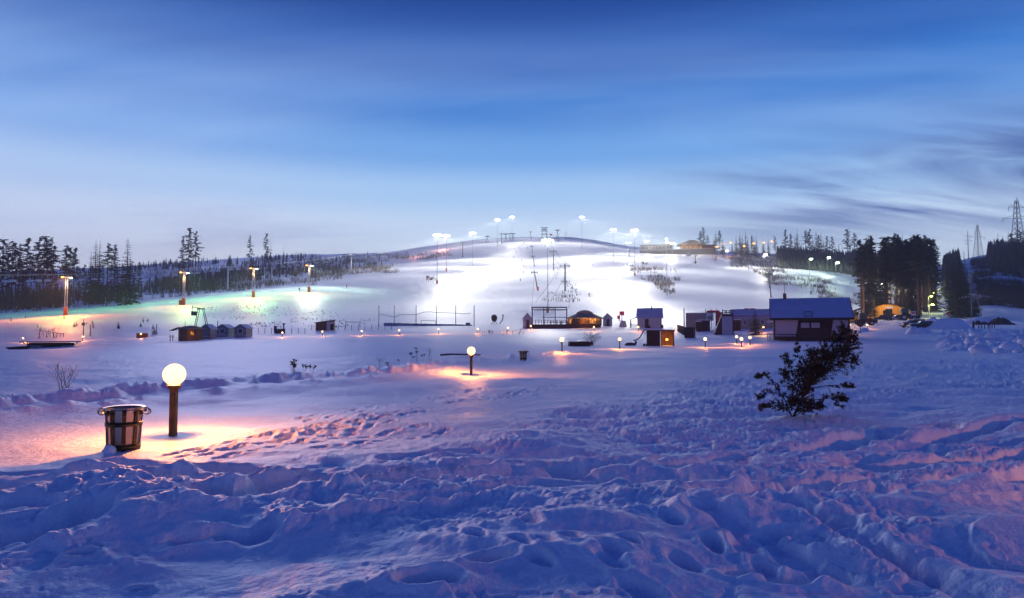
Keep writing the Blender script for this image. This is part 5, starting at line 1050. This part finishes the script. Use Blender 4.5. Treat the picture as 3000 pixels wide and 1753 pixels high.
# long low building
d_ = 140; bb = G(2208, d_); k = S(1, d_); h = hpx(929, bb, d_); t = thing('long_building', 'long low building with a frosted blue roof behind the ramp tower', 'building', bb, face(2208)); gable(t, 122 * k, 40 * k, h, 22 * k, 'x', 'metal_sheet', 'roof_frost', 4 * k, .15)
for i in range(5): window(t, ((-48 + i * 24) * k, 0, h * .55), 9 * k, h * .4, 'glass', 'white')
MB().box((-2 * k, -.2, h + 2.5 * k), (122 * k, .1, 2 * k)).build('gutter', M['red'], t)
for x_ in (-20, -3): MB().box((x_ * k, 20 * k, h + 24 * k), (14 * k, .2, 4 * k)).build('ridge_board', M['red'], t)
# thuja glowing beside the house
bb = G(2212, 112); bare = None; tree('s', 2, bb, 4.2, 'lamp-lit bushy conifer beside the big dark house', None, 2.0); lamp('POINT', None, G(2236, 109, 1.1), 140, (1, .5, .08), .15, 'globe_glow')
# ---- big house
d_ = 93; bb = G(2376, d_); k = S(1, d_); t = thing('big_house', 'big dark house with a broad frosted blue roof and pale wall panels', 'house', bb, face(2376) + .06)
zE = hpx(936, bb, d_); zR = hpx(873, bb, d_); W = 205 * k; D = 7.5
MB().box((0, D / 2 + .6, zE / 2 - .3), (W, D - 1.2, zE + .6)).build('wall', M['purple_wood'], t)
for s in (-1, 1): MB().prism([(.6, zE), (D, zE), (D * .62, zR - .2)], s * W / 2 - .05, s * W / 2 + .05, 'x').build('gable', M['purple_wood'], t)
MB().prism([(-.6, zE), (D * .62, zR), (D * .62, zR + .2), (-.6, zE + .2)], -112 * k, 112 * k, 'x').build('roof_slope', M['roof_frost'], t, label='broad smooth frosted blue roof slope'); MB().prism([(D * .62, zR), (D + .6, zE + .6), (D + .6, zE + .8), (D * .62, zR + .2)], -112 * k, 112 * k, 'x').build('roof_slope', M['roof_frost'], t)
MB().box((0, -.62, zE + .06), (225 * k, .08, .30)).build('fascia', M['dark_wood'], t)
for s in (-1, 1): MB().prism([(-.62, zE + .02), (D * .62, zR + .02), (D * .62, zR + .24), (-.62, zE + .24)], s * 112.5 * k - .04, s * 112.5 * k + .04, 'x').build('barge_board', M['dark_wood'], t)
MB().prism([(-100 * k, 12 * k), (-42 * k, 12 * k), (-34 * k, zE - .1), (-100 * k, zE - .1)], .50, .58).build('pale_panel', M['violet_panel'], t); MB().prism([(52 * k, 6 * k), (100 * k, 6 * k), (100 * k, zE - .1), (60 * k, zE - .1)], .50, .58).build('pale_panel', M['violet_panel'], t)
for x_ in (-16, 12): window(t, (x_ * k, .56, zE * .72), 25 * k, 17 * k, 'violet_panel', 'dark_wood')
for s in (-1, 1): MB().box((s * 101 * k, .5, zE / 2 - .2), (.22, .22, zE + .4)).build('corner_post', M['wood'], t)
MB().box((-4 * k, -.9, 8 * k), (180 * k, 3.0, .14)).build('deck', M['dark_wood'], t)
for i in range(24): MB().box((-88 * k + i * 7.3 * k, -2.3, 6 * k), (.07, .07, 24 * k)).build('baluster', M['dark_wood'], t)
MB().box((-4 * k, -2.3, 18 * k), (176 * k, .1, .1)).build('rail', M['dark_wood'], t)
for i in range(7): MB().box((-108 * k - i * .0 + (i - 3) * 4 * k, -2.6, 6 * k), (.06, .06, 26 * k)).build('gate_baluster', M['dark_steel'], t)
MB().box((-108 * k, -2.6, 19 * k), (27 * k, .08, .08)).build('gate_rail', M['dark_steel'], t)
sl = zR - zE; dn = D * .62 + .6
def onroof(x_, f, off=.30): return (x_, -.6 + dn * f, zE + sl * f + off)
m_ = MB(); 
for x_ in (-17, 3): m_.tube(onroof(x_ * k, .02), onroof(x_ * k, .27), .04)
for f in (.04, .26): m_.tube(onroof(-17 * k, f), onroof(3 * k, f), .04)
m_.build('roof_ladder', M['dark_steel'], t); MB().box((-68 * k, D * .62, zR + .4), (.45, .45, 1.0)).build('chimney', M['wood'], t); MB().tube((-68 * k, D * .62, zR + .9), (-68 * k, D * .62, zR + 2.6), .05).build('aerial', M['galv'], t)
MB().box((-113 * k, .4, zE - 6 * k), (16 * k, 1.2, 8 * k)).build('side_tank', M['pale_wall'], t)
lamp('POINT', None, G(2489, 107, 1.2), 120, (1, .45, .1), .15, 'globe_glow')
# lodge on the hill
d_ = 606; bb = G(1985, d_); k = S(1, d_); t = thing('hilltop_lodge', 'long low lodge with a gabled glowing hall on the hilltop', 'lodge', bb, face(1985)); zb = hpx(732, bb, d_)
MB().box((0, 8, zb / 2 - 3), (216 * k, 14, zb + 6)).build('plinth', M['stone'], t); MB().box((-58 * k, 8, zb + 9 * k), (96 * k, 10, 15 * k)).build('wing', M['grey_wood'], t); MB().box((-58 * k, 8, zb + 17.5 * k), (100 * k, 12, 2 * k)).build('wing_roof', M['roof_grey'], t)
MB().box((42 * k, 8, zb + 8 * k), (64 * k, 12, 14 * k)).build('hall', M['wood'], t); MB().prism([(0 * k, zb + 14 * k), (84 * k, zb + 14 * k), (50 * k, zb + 27 * k), (36 * k, zb + 27 * k)], 0, 14).build('hall_roof', M['roof_grey'], t); MB().box((88 * k, 8, zb + 6 * k), (36 * k, 10, 11 * k)).build('east_wing', M['wood'], t); MB().box((86 * k, 8, zb + 12.5 * k), (44 * k, 12, 2 * k)).build('wing_roof', M['roof_grey'], t)
for i in range(8): f = MB().box(((15 + i * 7.6) * k, 1.9, zb + 7 * k), (6.2 * k, .2, 11 * k)).build('window', M['warm_low'], t)
for i in range(9): MB().box(((-98 + i * 10) * k, 2.9, zb + 9 * k), (7 * k, .2, 6 * k)).build('window', M['glass'], t)
MB().box((0, .6, zb + 1 * k), (220 * k, .3, 2.0 * k)).build('terrace_rail', M['grey_wood'], t)
for px, e in ((-80, 900), (-30, 900), (20, 1400), (60, 1400)): lamp('POINT', t, (px * k, -3, zb + 10 * k), e, (1, .75, .45), .3, 'terrace_light')
d_ = hit(2018, 752, 300); bb = G(2018, d_); k = S(1, d_); t = thing('slope_cabin', 'tiny wooden cabin on the slope below the lodge', 'cabin', bb, face(2018) - .4); gable(t, 9 * k, 8 * k, 7 * k, 3.5 * k, 'y', 'grey_wood', 'roof_grey', .3, .15); door(t, (0, 0, 0), 2.5 * k, 5 * k)
# red board on the slope
b_, d_ = HG(1252, 826, 200); k = S(1, d_); t = thing('slope_board', 'red notice board on two legs by the twig clump on the slope', 'sign', b_, face(1252)); MB().box((0, 0, 15 * k), (6 * k, .1, 4 * k)).build('board', M['red'], t)
for s in (-1, 1): MB().tube((s * 2.5 * k, 0, -.2), (s * 2.5 * k, 0, 14 * k), .07).build('leg', M['dark_steel'], t)

# ------------------------------------------------------------------ lamps over the eastern slope and the wood
def street_lamp(px, ylamp, d, label, power, col, em, group, r=.3, arm=0.0, wide=False):
    b = G(px, d); h = max(4.0, hpx(ylamp, b, d)); t = thing('street_lamp', label, 'street lamp', b, face(px), group); MB().path([(0, 0, -.4), (0, 0, h)], [.13, .08], 6).build('pole', M['galv'], t); MB().path([(0, 0, h - .1), (.3, -.25, h + .2), (.8, -.5, h + .22)], .06, 5).build('arm', M['galv'], t); hd = MB().box((.95, -.55, h + .2), (.9, .4, .22), 0, .15).build('lamp_head', M['dark_steel'], t); MB().ball((.95, -.55, h + .02), r, 8, 6, (1.2, .9, .6)).build('lens', M[em], hd)
    l_ = lamp('POINT', t, (.95, -.6, h - .35), power, col, .25, 'street_light')
    if wide: batwing(l_, 14)
SOD = (1.0, .42, .10); WHT = (1.0, .95, .80); GRN = (.75, 1.0, .72)
for px, y_, d_ in ((2100, 724, 590), (2141, 712, 605), (2180, 722, 585), (2209, 714, 600), (2238, 712, 600), (2262, 708, 605), (2118, 716, 605)): street_lamp(px, y_, d_, 'amber street lamp glowing among the conifers by the lodge', 20000 if px != 2180 else 42000, SOD, 'sodium', 'amber lamps by the lodge', .9)
street_lamp(2130, 736, 545, 'white street lamp below the amber-lit conifers', 2500, WHT, 'flood', None, .7)
for px, y_, d_ in ((2242, 747, 470), (2375, 760, 440), (2428, 756, 470), (2452, 771, 400)): street_lamp(px, y_, d_, 'tall white-green lamp pole on the scrubby eastern slope', 6500 if px > 2300 else 20000, GRN if px > 2300 else WHT, 'mercury' if px > 2300 else 'flood', 'white-green lamps on the eastern slope', .8, wide=True)
for px, y_, d_ in ((2607, 779, 260), (2575, 832, 235)): street_lamp(px, y_, d_, 'bright lamp pole shining between the trunks of the big wood', 3200, WHT, 'flood', 'lamps in the big wood', .45, wide=True)
street_lamp(2535, 833, 240, 'reddish amber lamp pole at the edge of the big wood', 4500, (1.0, .55, .3), 'sodium', None, .4)
for px, y_, d_ in ((2687, 794, 300), (2677, 808, 320)): street_lamp(px, y_, d_, 'small amber lamp deep between the trees of the big wood', 1800, (1.0, .7, .4), 'sodium', 'small amber lamps in the big wood', .4)
for px, y_, d_, h in ((2722, 905, 205, 4), (2721, 869, 240, 4), (2731, 860, 265, 4), (2744, 830, 380, 4), (2738, 838, 330, 4)): street_lamp(px, y_, d_, 'yellow-green lamp along the snowy forest track', 700 if d_ < 220 else 1000, (.85, 1.0, .25), 'road_lamp', 'yellow-green lamps along the forest track', .35)
o_ = lamp('POINT', None, G(1150, 600, 9), 14000, (1.0, .32, .22), .5, 'crest_lamp'); street_lamp(1290, 712, 640, 'reddish lamp pole lighting the pink crest of the western ridge', 9000, (1.0, .35, .25), 'sodium', None, .4)
bpy.data.objects.remove(o_)
street_lamp(1205, 722, 600, 'low reddish lamp pole by the skyline scrub below the pink crest', 6000, (1.0, .35, .25), 'sodium', None, .3)

# ------------------------------------------------------------------ yellow hall, machines, cars
d_ = 205; bb = G(2601, d_); k = S(1, d_); t = thing('arched_hall', 'yellow corrugated arched hall with a dark doorway and white panel', 'hall', bb, face(2601) - .12); n_ = 28; W = 54 * k; H = hpx(892, bb, d_)
ar = lambda y_, s=1.0: [Vector((-W * s * math.cos(math.pi * i / n_), y_, H * s * math.sin(math.pi * i / n_) ** .85)) for i in range(n_ + 1)]
m_ = MB(); ys = [i * .5 for i in range(37)]
for a, b_ in zip(ys[:-1], ys[1:]):
    s0, s1 = (1 + .012 * (int(a * 2) % 2)), (1 + .012 * (int(b_ * 2) % 2)); P0, P1_ = ar(a, s0), ar(b_, s1)
    for i in range(n_): m_.quad(P0[i], P0[i + 1], P1_[i + 1], P1_[i])
m_.build('vault', M['yellow'], t, True)
for i in range(20):
    x0, x1 = -W + 2 * W * i / 20, -W + 2 * W * (i + 1) / 20; hz = lambda x: H * max(0, 1 - (x / W) ** 2) ** .5 * .985
    o = MB().prism([(x0 + .03, -.3), (x1 - .03, -.3), (x1 - .03, hz(x1)), (x0 + .03, hz(x0))], .15 + .09 * (i % 2), .3 + .09 * (i % 2)).build('front_panel', M['yellow'], t)
MB().box((0, .08, H * .30), (24 * k, .12, H * .62)).build('doorway', M['black'], t); MB().box((4 * k, .08, H * .80), (21 * k, .1, 7 * k)).build('white_panel', M['white'], t)
lamp('POINT', t, (-30 * k, -6, 5), 1500, (1, .55, .12), .3, 'yard_light'); lamp('POINT', t, (20 * k, -7, 6), 900, (1, .6, .2), .3, 'yard_light')
def car(loc, rz, label, paint, L_=4.4, wd=1.75, group=None, snow=False, tall=1.0):
    t = thing('car', label, 'car', loc, rz, group); hz = 1.0 * tall
    prof = [(-L_ / 2, .35), (-L_ / 2, .75), (-L_ * .45, .88), (-L_ * .18, .95 * hz), (L_ * .42, .98 * hz), (L_ / 2, .85), (L_ / 2, .35), (L_ * .40, .28), (-L_ * .40, .28)]
    bm_ = MB().prism(prof, -wd / 2, wd / 2).build('body', M[paint], t); bv = bm_.modifiers.new('bevel', 'BEVEL'); bv.width = .08; bv.segments = 2
    cb = [(-L_ * .20, .94 * hz), (-L_ * .06, 1.42 * tall), (L_ * .26, 1.45 * tall), (L_ * .42, .96 * hz)]; g_ = MB().prism(cb, -wd * .43, wd * .43).build('windows', M['glass'], t); r_ = MB().prism([(-L_ * .055, 1.41 * tall), (-L_ * .05, 1.47 * tall), (L_ * .25, 1.50 * tall), (L_ * .27, 1.43 * tall)], -wd * .435, wd * .435).build('roof', M['snow' if snow else paint], t)
    for x_ in (-.13, .12, .36): MB().prism([(L_ * x_ - .05, .95 * hz), (L_ * x_ + .05, .95 * hz), (L_ * (x_ + (.05 if x_ < 0 else -.03)) + .05, 1.44 * tall), (L_ * (x_ + (.05 if x_ < 0 else -.03)) - .05, 1.44 * tall)], -wd * .437, wd * .437).build('pillar', M[paint], t)
    for x_ in (-.31, .31):
        for s in (-1, 1):
            w = MB().tube((x_ * L_, s * wd * .40, .33), (x_ * L_, s * wd * .51, .33), .33, .33, 16).build('wheel', M['tyre'], t); MB().tube((x_ * L_, s * wd * .505, .33), (x_ * L_, s * wd * .517, .33), .2, .2, 12).build('rim', M['rim'], w)
    for s in (-1, 1): MB().box((-L_ / 2 - .01, s * wd * .35, .70), (.08, .35, .16)).build('headlight', M['white'], t); MB().box((L_ / 2 + .01, s * wd * .35, .78), (.08, .25, .18)).build('tail_light', M['red'], t)
    if snow: MB().ball((-L_ * .32, 0, .96 * hz), .8, 14, 8, (.85, .95, .14), .1, 3).build('bonnet_snow', M['snow'], t, True)
    return t
car(G(2585, 192), face(2585) + .15, 'dark green-grey car parked before the yellow hall', 'car_dark', 4.6, tall=1.12); car(G(2627, 192), face(2627) + .25, 'pale silver car parked before the yellow hall', 'car_silver', 4.4)
car(G(2677, 126), face(2677) + .5, 'dark car parked among ploughed snow heaps at the track entrance', 'car_dark', 4.6, 1.8, None, True, 1.1); car(G(2702, 119), face(2702) + .35, 'second dark car half sunk behind the nearest snow heap', 'car_dark', 4.5, 1.8, None, True)
def loader(loc, rz, label, paint, boom=False, sc=1.0, lit=False):
    t = thing('excavator' if boom else 'tractor', label, 'excavator' if boom else 'tractor', loc, rz); t.scale = (sc,) * 3
    MB().box((.5, 0, 1.15), (2.6, 1.7, 1.0), 0, .08).build('body', M[paint], t); c_ = MB().box((-.6, 0, 2.2), (1.5, 1.5, 1.5), 0, .12).build('cab', M[paint], t)
    for s in (-1, 1): MB().box((-.6, s * .74, 2.35), (1.1, .06, .8)).build('pane', M['glass'], c_)
    MB().box((-1.33, 0, 2.35), (.06, 1.1, .8)).build('pane', M['glass'], c_)
    if boom:
        MB().path([(-.9, .4, 1.5), (-1.4, .4, 3.6), (-2.0, .4, 5.4), (-2.2, .4, 6.4)], [.30, .30, .26, .2], 6).build('boom', M['machine_dark'], t); MB().path([(-2.2, .4, 6.4), (-3.3, .4, 4.4)], [.2, .14], 6).build('stick', M['machine_dark'], t); MB().box((-3.5, .4, 4.0), (.8, .7, .7), 0, .3).build('bucket', M['machine_dark'], t)
        for s in (-1, 1): MB().prism([(-2.0, .1), (2.0, .1), (2.3, .5), (1.9, .85), (-1.9, .85), (-2.3, .5)], s * 1.1 - .25, s * 1.1 + .25).build('crawler', M['tyre'], t)
    else:
        for x_, r_ in ((-1.0, .85), (1.3, .62)):
            for s in (-1, 1): w = MB().tube((x_, s * .75, r_ - .1), (x_, s * 1.15, r_ - .1), r_, r_, 18).build('wheel', M['tyre'], t); MB().tube((x_, s * 1.14, r_ - .1), (x_, s * 1.17, r_ - .1), r_ * .5, r_ * .5, 12).build('rim', M['rim'], w)
        MB().box((2.3, 0, .9), (.5, 1.9, .8)).build('blade', M['machine_dark'], t)
        MB().tube((1.0, .5, 1.6), (1.0, .5, 2.6), .07).build('exhaust', M['dark_steel'], t)
    return t
loader(G(2512, 168), face(2512) + .5, 'amber-lit excavator with its boom raised beside the big house', 'machine', True, .95); loader(G(2492, 160), face(2492), 'yellow lamp-lit tractor beside the wall of the big house', 'machine', sc=1.1); loader(G(2606, 199), face(2606) + 1.3, 'dark tractor standing in the doorway of the yellow hall', 'machine_dark', sc=1.05); loader(G(2658, 190), face(2658) + .3, 'dark tractor with a cab at the end wall of the yellow hall', 'machine_dark', sc=1.15); loader(G(2534, 150), face(2534) + .2, 'dark tractor with a pale cab roof before the excavator', 'machine_dark', sc=.9)
lamp('POINT', None, G(2500, 150, 4.5), 700, (1, .50, .10), .3, 'yard_light'); lamp('POINT', None, G(2530, 140, 3.5), 250, (1, .40, .10), .3, 'yard_light')
b_ = G(2520, 112); t = thing('round_sign', 'dark disc on a short post in front of the dark tractor', 'sign', b_, face(2520)); MB().tube((0, 0, -.3), (0, 0, 2.2), .06).build('post', M['dark_steel'], t); MB().tube((0, -.05, 1.6), (0, .05, 1.6), .6, .6, 16).build('disc', M['machine_dark'], t)
b_ = G(2779, 148); h = hpx(921, b_, 148); t = thing('no_entry_sign', 'round no-entry road sign on a thin post at the forest track', 'sign', b_, face(2779)); MB().tube((0, 0, -.3), (0, 0, h + .3), .05).build('post', M['galv'], t); MB().tube((0, -.09, h), (0, -.05, h), .38, .38, 18).build('disc', M['red'], t); MB().box((0, -.105, h), (.52, .02, .13)).build('bar', M['white'], t)
b_ = G(2676, 186); t = thing('notice_board', 'white and red notice board beside the end tractor', 'sign', b_, face(2676)); MB().box((0, 0, 2.0), (1.2, .1, 1.1)).build('board', M['white'], t); MB().box((0, -.07, 2.1), (.9, .03, .5)).build('print', M['red'], t)
for s in (-1, 1): bpy.data.objects['notice_board'] and MB().tube((s * .5, 0, -.2), (s * .5, 0, 1.9), .06).build('leg', M['dark_steel'], t)
for i, (px, dd_) in enumerate(((2850, 116), (2866, 118), (2875, 119), (2884, 119), (2893, 118), (2900, 118), (2905, 117), (2912, 117))): o = MB().box((0, 0, .4), (.10 if i else .28, .10, 1.3 if i else 1.8)).build('fence_post', M['dark_wood']); o.location = G(px, dd_); o.rotation_euler = (0, R(random.uniform(-9, 9)), 0); tag(o, 'short dark fence post among the ploughed snow beside the track' if i else 'stout dark post at the end of the snow heap', 'post', 'fence posts among the ploughed snow' if i else None)
# snow heaps and ploughed blocks
rs = random.Random(31)
def heap(px, d, w, h, dp, label, group=None, nm='snow_heap', seed=0, m='snow'):
    b = G(px, d); mb = MB(); nx, ny = 26, 14
    for j in range(ny + 1):
        for i in range(nx + 1):
            u, v = -1 + 2 * i / nx, -1 + 2 * j / ny; q = max(0, 1 - u * u) ** .8 * max(0, 1 - v * v) ** .8; n1 = float(fbm(np.array([u * 1.7 + seed]), np.array([v * 1.7]), 3, 300)[0]); mb.v.append((u * w / 2, v * dp / 2, q ** (.8 if m == 'stone' else 1) * h * (1 + .9 * n1) - .25))
    for j in range(ny):
        for i in range(nx): a = j * (nx + 1) + i; mb.f.append((a, a + 1, a + nx + 2, a + nx + 1))
    o = mb.build(nm, M[m], None, True); o.location = b; o.rotation_euler = (0, 0, face(px)); tag(o, label, 'snow heap', group)
heap(2765, 118, S(150, 118), 1.9, 5, 'long smooth snow heap beside the sunken cars', None, seed=1); heap(2735, 124, S(90, 124), 1.7, 6, 'tall snow heap behind the sunken cars', None, seed=2); heap(2690, 104, S(70, 104), 1.35, 4, 'low rounded snow heap in front of the sunken cars', None, seed=3); heap(2860, 150, S(110, 150), 1.7, 7, 'stony snow heap beyond the road sign', None, seed=4); heap(2935, 146, S(70, 146), 1.5, 6, 'dark rubble heap at the foot of the blue bluff', None, 'rubble_heap', 6, 'stone'); heap(2872, 146, S(40, 147), 1.1, 4, 'small dark rubble heap beside the stony snow heap', None, 'rubble_heap', 7, 'stone')
heap(2525, 118, S(60, 118), .8, 4, 'low snow bank lit by the globe lamp beside the big house', None, seed=8); heap(2370, 100, S(10, 100), .1, 1, 'x', None, seed=9); bpy.data.objects.remove(bpy.data.objects['snow_heap.005'])
for i in range(64):
    px = rs.uniform(2805, 3060); d = rs.uniform(46, 92); 
    if px < 2860 and d < 62: continue
    s_ = rs.uniform(.18, .5) * (1.5 if rs.random() < .15 else 1); b = G(px, d); o = MB().ball((0, 0, 0), s_, 12, 8, (rs.uniform(.9, 1.5), 1, rs.uniform(.55, .8)), .35, i).build('snow_block', M['snow'], None, True); o.location = b + Vector((0, 0, s_ * .25)); o.rotation_euler = (rs.uniform(-.3, .3), rs.uniform(-.3, .3), rs.uniform(0, 6)); tag(o, 'lumpy block of ploughed snow beside the car park', 'snow block', 'ploughed snow blocks')
for px, py, w, lab in ((2935, 975, 42, 'biggest rounded snow boulder on top of the ploughed bank'), (2955, 1030, 50, 'broad flat-topped snow boulder low on the ploughed bank')):
    d = 84 if py < 980 else 54; s_ = w * d / F / 2; o = MB().ball((0, 0, 0), s_, 18, 12, (1.1, .9, .75), .10, 77).build('snow_boulder', M['snow'], None, True); o.location = G(px, d, s_ * .4); tag(o, lab, 'snow boulder')

# ------------------------------------------------------------------ electricity pylons
def pylon(px, ytop, d, label, arms, w=5.0, rz=.2, arm_l=7.0):
    b = G(px, d, -.5); h = hpx(ytop, b, d); t = thing('electricity_pylon', label, 'pylon', b, rz); wz = lambda f: w * (1 - f) ** 1.15 * .5 + .55
    for sx in (-1, 1):
        for sy in (-1, 1): MB().path([(sx * wz(f), sy * wz(f), h * f) for f in (0, .25, .5, .75, .96)], .16, 4).build('leg', M['dark_steel'], t)
    m = MB(); n_ = 13
    for i in range(n_):
        f0, f1 = i / n_ * .96, (i + 1) / n_ * .96
        for (ax, ay), (bx_, by_) in (((-1, -1), (1, -1)), ((1, -1), (1, 1)), ((1, 1), (-1, 1)), ((-1, 1), (-1, -1))): m.tube((ax * wz(f0), ay * wz(f0), h * f0), (bx_ * wz(f1), by_ * wz(f1), h * f1), .09, .09, 3, False); m.tube((bx_ * wz(f0), by_ * wz(f0), h * f0), (ax * wz(f1), ay * wz(f1), h * f1), .09, .09, 3, False)
    m.build('lattice', M['dark_steel'], t)
    for f, l in arms:
        m = MB(); 
        for s in (-1, 1): m.tube((s * wz(f), 0, h * f), (s * l, 0, h * f - .2), .16, .10, 4); m.tube((s * wz(f), 0, h * (f + .045)), (s * l, 0, h * f - .2), .13, .1, 4); m.tube((s * l, 0, h * f - .2), (s * l, 0, h * f - 2.6), .12, .12, 5)
        m.build('arm', M['dark_steel'], t)
    MB().tube((0, 0, h * .95), (.0, 0, h), .12, .06, 4).tube((0, 0, h), (1.0, 0, h * .965), .1, .1, 4).build('peak', M['dark_steel'], t)
pylon(2990, 579, 418, 'great lattice electricity pylon standing on the wooded bluff', ((.86, 5.5), (.70, 9.5)), 6.5, .1); pylon(2872, 657, 700, 'smaller lattice electricity pylon on the far crest of the bluff', ((.78, 3.5), (.62, 8.5), (.42, 4.2)), 6.0, .1)
b_ = G(2843, 690, -.5); h = hpx(676, b_, 690); t = thing('utility_pole', 'slim power pole with three crossarms next to the smaller pylon', 'pole', b_); MB().path([(0, 0, 0), (0, 0, h)], [.45, .25], 6).build('shaft', M['dark_steel'], t)
for f, l in ((.82, 4.0), (.66, 4.5), (.56, 3.0)): MB().box((0, 0, h * f), (l * 2, .3, .35)).build('crossarm', M['dark_steel'], t)
b_ = G(2830, 640, -.5); o = MB().path([(0, 0, 0), (0, 0, 11)], [.3, .2], 5).build('short_pole', M['dark_steel']); o.location = b_; tag(o, 'short bare pole on the crest by the slim power pole', 'pole')
b_ = G(2847, 205); t = thing('leaning_pole', 'pair of wooden poles propped into a leaning A by the dark spruces', 'pole', b_); MB().tube((0, 0, -.3), (0, 0, 14), .16).build('upright', M['grey_wood'], t); MB().tube((3.2, 0, -.3), (.1, 0, 13), .13).build('brace', M['grey_wood'], t)

# ------------------------------------------------------------------ skiers
def person_mesh(name, m):
    me = bpy.data.meshes.new(name); J = [(0, 0, .95), (0, 0, 1.2), (0, -.04, 1.42), (0, -.05, 1.55), (0, -.06, 1.70), (.11, 0, .9), (.14, -.12, .5), (.15, -.02, .08), (.15, -.16, .04), (-.11, 0, .9), (-.14, -.12, .5), (-.15, -.02, .08), (-.15, -.16, .04), (.2, 0, 1.40), (.33, -.05, 1.15), (.36, -.25, 1.02), (-.2, 0, 1.40), (-.33, -.05, 1.15), (-.36, -.25, 1.02)]
    E = [(0, 1), (1, 2), (2, 3), (3, 4), (0, 5), (5, 6), (6, 7), (7, 8), (0, 9), (9, 10), (10, 11), (11, 12), (2, 13), (13, 14), (14, 15), (2, 16), (16, 17), (17, 18)]; rad = [.17, .17, .16, .07, .13, .12, .085, .07, .06, .12, .085, .07, .06, .09, .07, .055, .09, .07, .055]
    me.from_pydata(J, E, []); me.materials.append(m); o = bpy.data.objects.new(name, me); C.objects.link(o); sk = o.modifiers.new('skin', 'SKIN'); 
    if not me.skin_vertices: 
        bpy.context.view_layer.objects.active = o; 
        import bmesh; bm = bmesh.new(); bm.from_mesh(me); bm.verts.layers.skin.verify(); bm.to_mesh(me); bm.free()
    for i, s in enumerate(me.skin_vertices[0].data): s.radius = (rad[i],) * 2; s.use_root = (i == 0)
    ss_ = o.modifiers.new('sub', 'SUBSURF'); ss_.levels = 1; ss_.render_levels = 1
    dg = bpy.context.evaluated_depsgraph_get(); me2 = bpy.data.meshes.new_from_object(o.evaluated_get(dg)); bpy.data.objects.remove(o); return me2
jackets = {'dark': mat('dark ski suit', (.03, .03, .05), .8), 'red': mat('red ski suit', (.5, .03, .04), .8), 'teal': mat('teal ski suit', (.03, .25, .22), .8)}
bodies = {k_: person_mesh('skier_' + k_, m_) for k_, m_ in jackets.items()}
ski = MB().box((-.15, -.1, .0), (.09, 1.7, .03)).box((.15, -.1, .0), (.09, 1.7, .03)).mesh('skis', jackets['dark'])
def skier(px, py, c, label, group=None, d=None):
    b, d = HG(px, py, 120); t = thing('person', label, 'person', b, random.uniform(-1.5, 1.5), group); inst('body', bodies[c], t); inst('skis', ski, t); return t
DS = 'skier in dark clothes gliding down the slope beside the drag lift'
for px, py in ((1534, 801), (1524, 824), (1509, 770), (1528, 763), (1512, 742), (1520, 728), (1535, 716), (1545, 730), (1505, 757), (1533, 784)): skier(px, py, 'dark', DS, 'skiers beside the drag lift')
skier(1726, 868, 'red', 'skier in red on the slope beyond the round cafe'); skier(1014, 842, 'red', 'skier in red on the wide slope beyond the upper lamp mast'); skier(155, 905, 'teal', 'skier in teal on the green-lit run by the low lamp mast'); skier(2278, 838, 'red', 'skier in red beside the dark lift posts above the big house'); skier(1738, 777, 'dark', 'skier in dark clothes alone on the upper slope below the summit shoulder'); skier(876, 853, 'dark', 'skier in dark clothes at the upper lamp mast of the run')
skier(1815, 940, 'red', 'person in red standing beside the red board by the cafe')

# ------------------------------------------------------------------ frosty air
hz_ = MB().box((150, 640, 70), (3000, 1500, 190)).build('haze', M['snow']); hz_.data.materials.clear()
hm = bpy.data.materials.new('frosty air'); hm.use_nodes = True; t_ = hm.node_tree; t_.nodes.clear(); pv = t_.nodes.new('ShaderNodeVolumePrincipled'); pv.inputs['Color'].default_value = (.92, .95, 1, 1); pv.inputs['Density'].default_value = .00045; pv.inputs['Anisotropy'].default_value = .0; ou = t_.nodes.new('ShaderNodeOutputMaterial'); t_.links.new(pv.outputs[0], ou.inputs['Volume'])
hz_.data.materials.append(hm); hz_['kind'] = 'stuff'; hz_['label'] = 'thin frosty evening air over the whole valley'; hz_['category'] = 'haze'
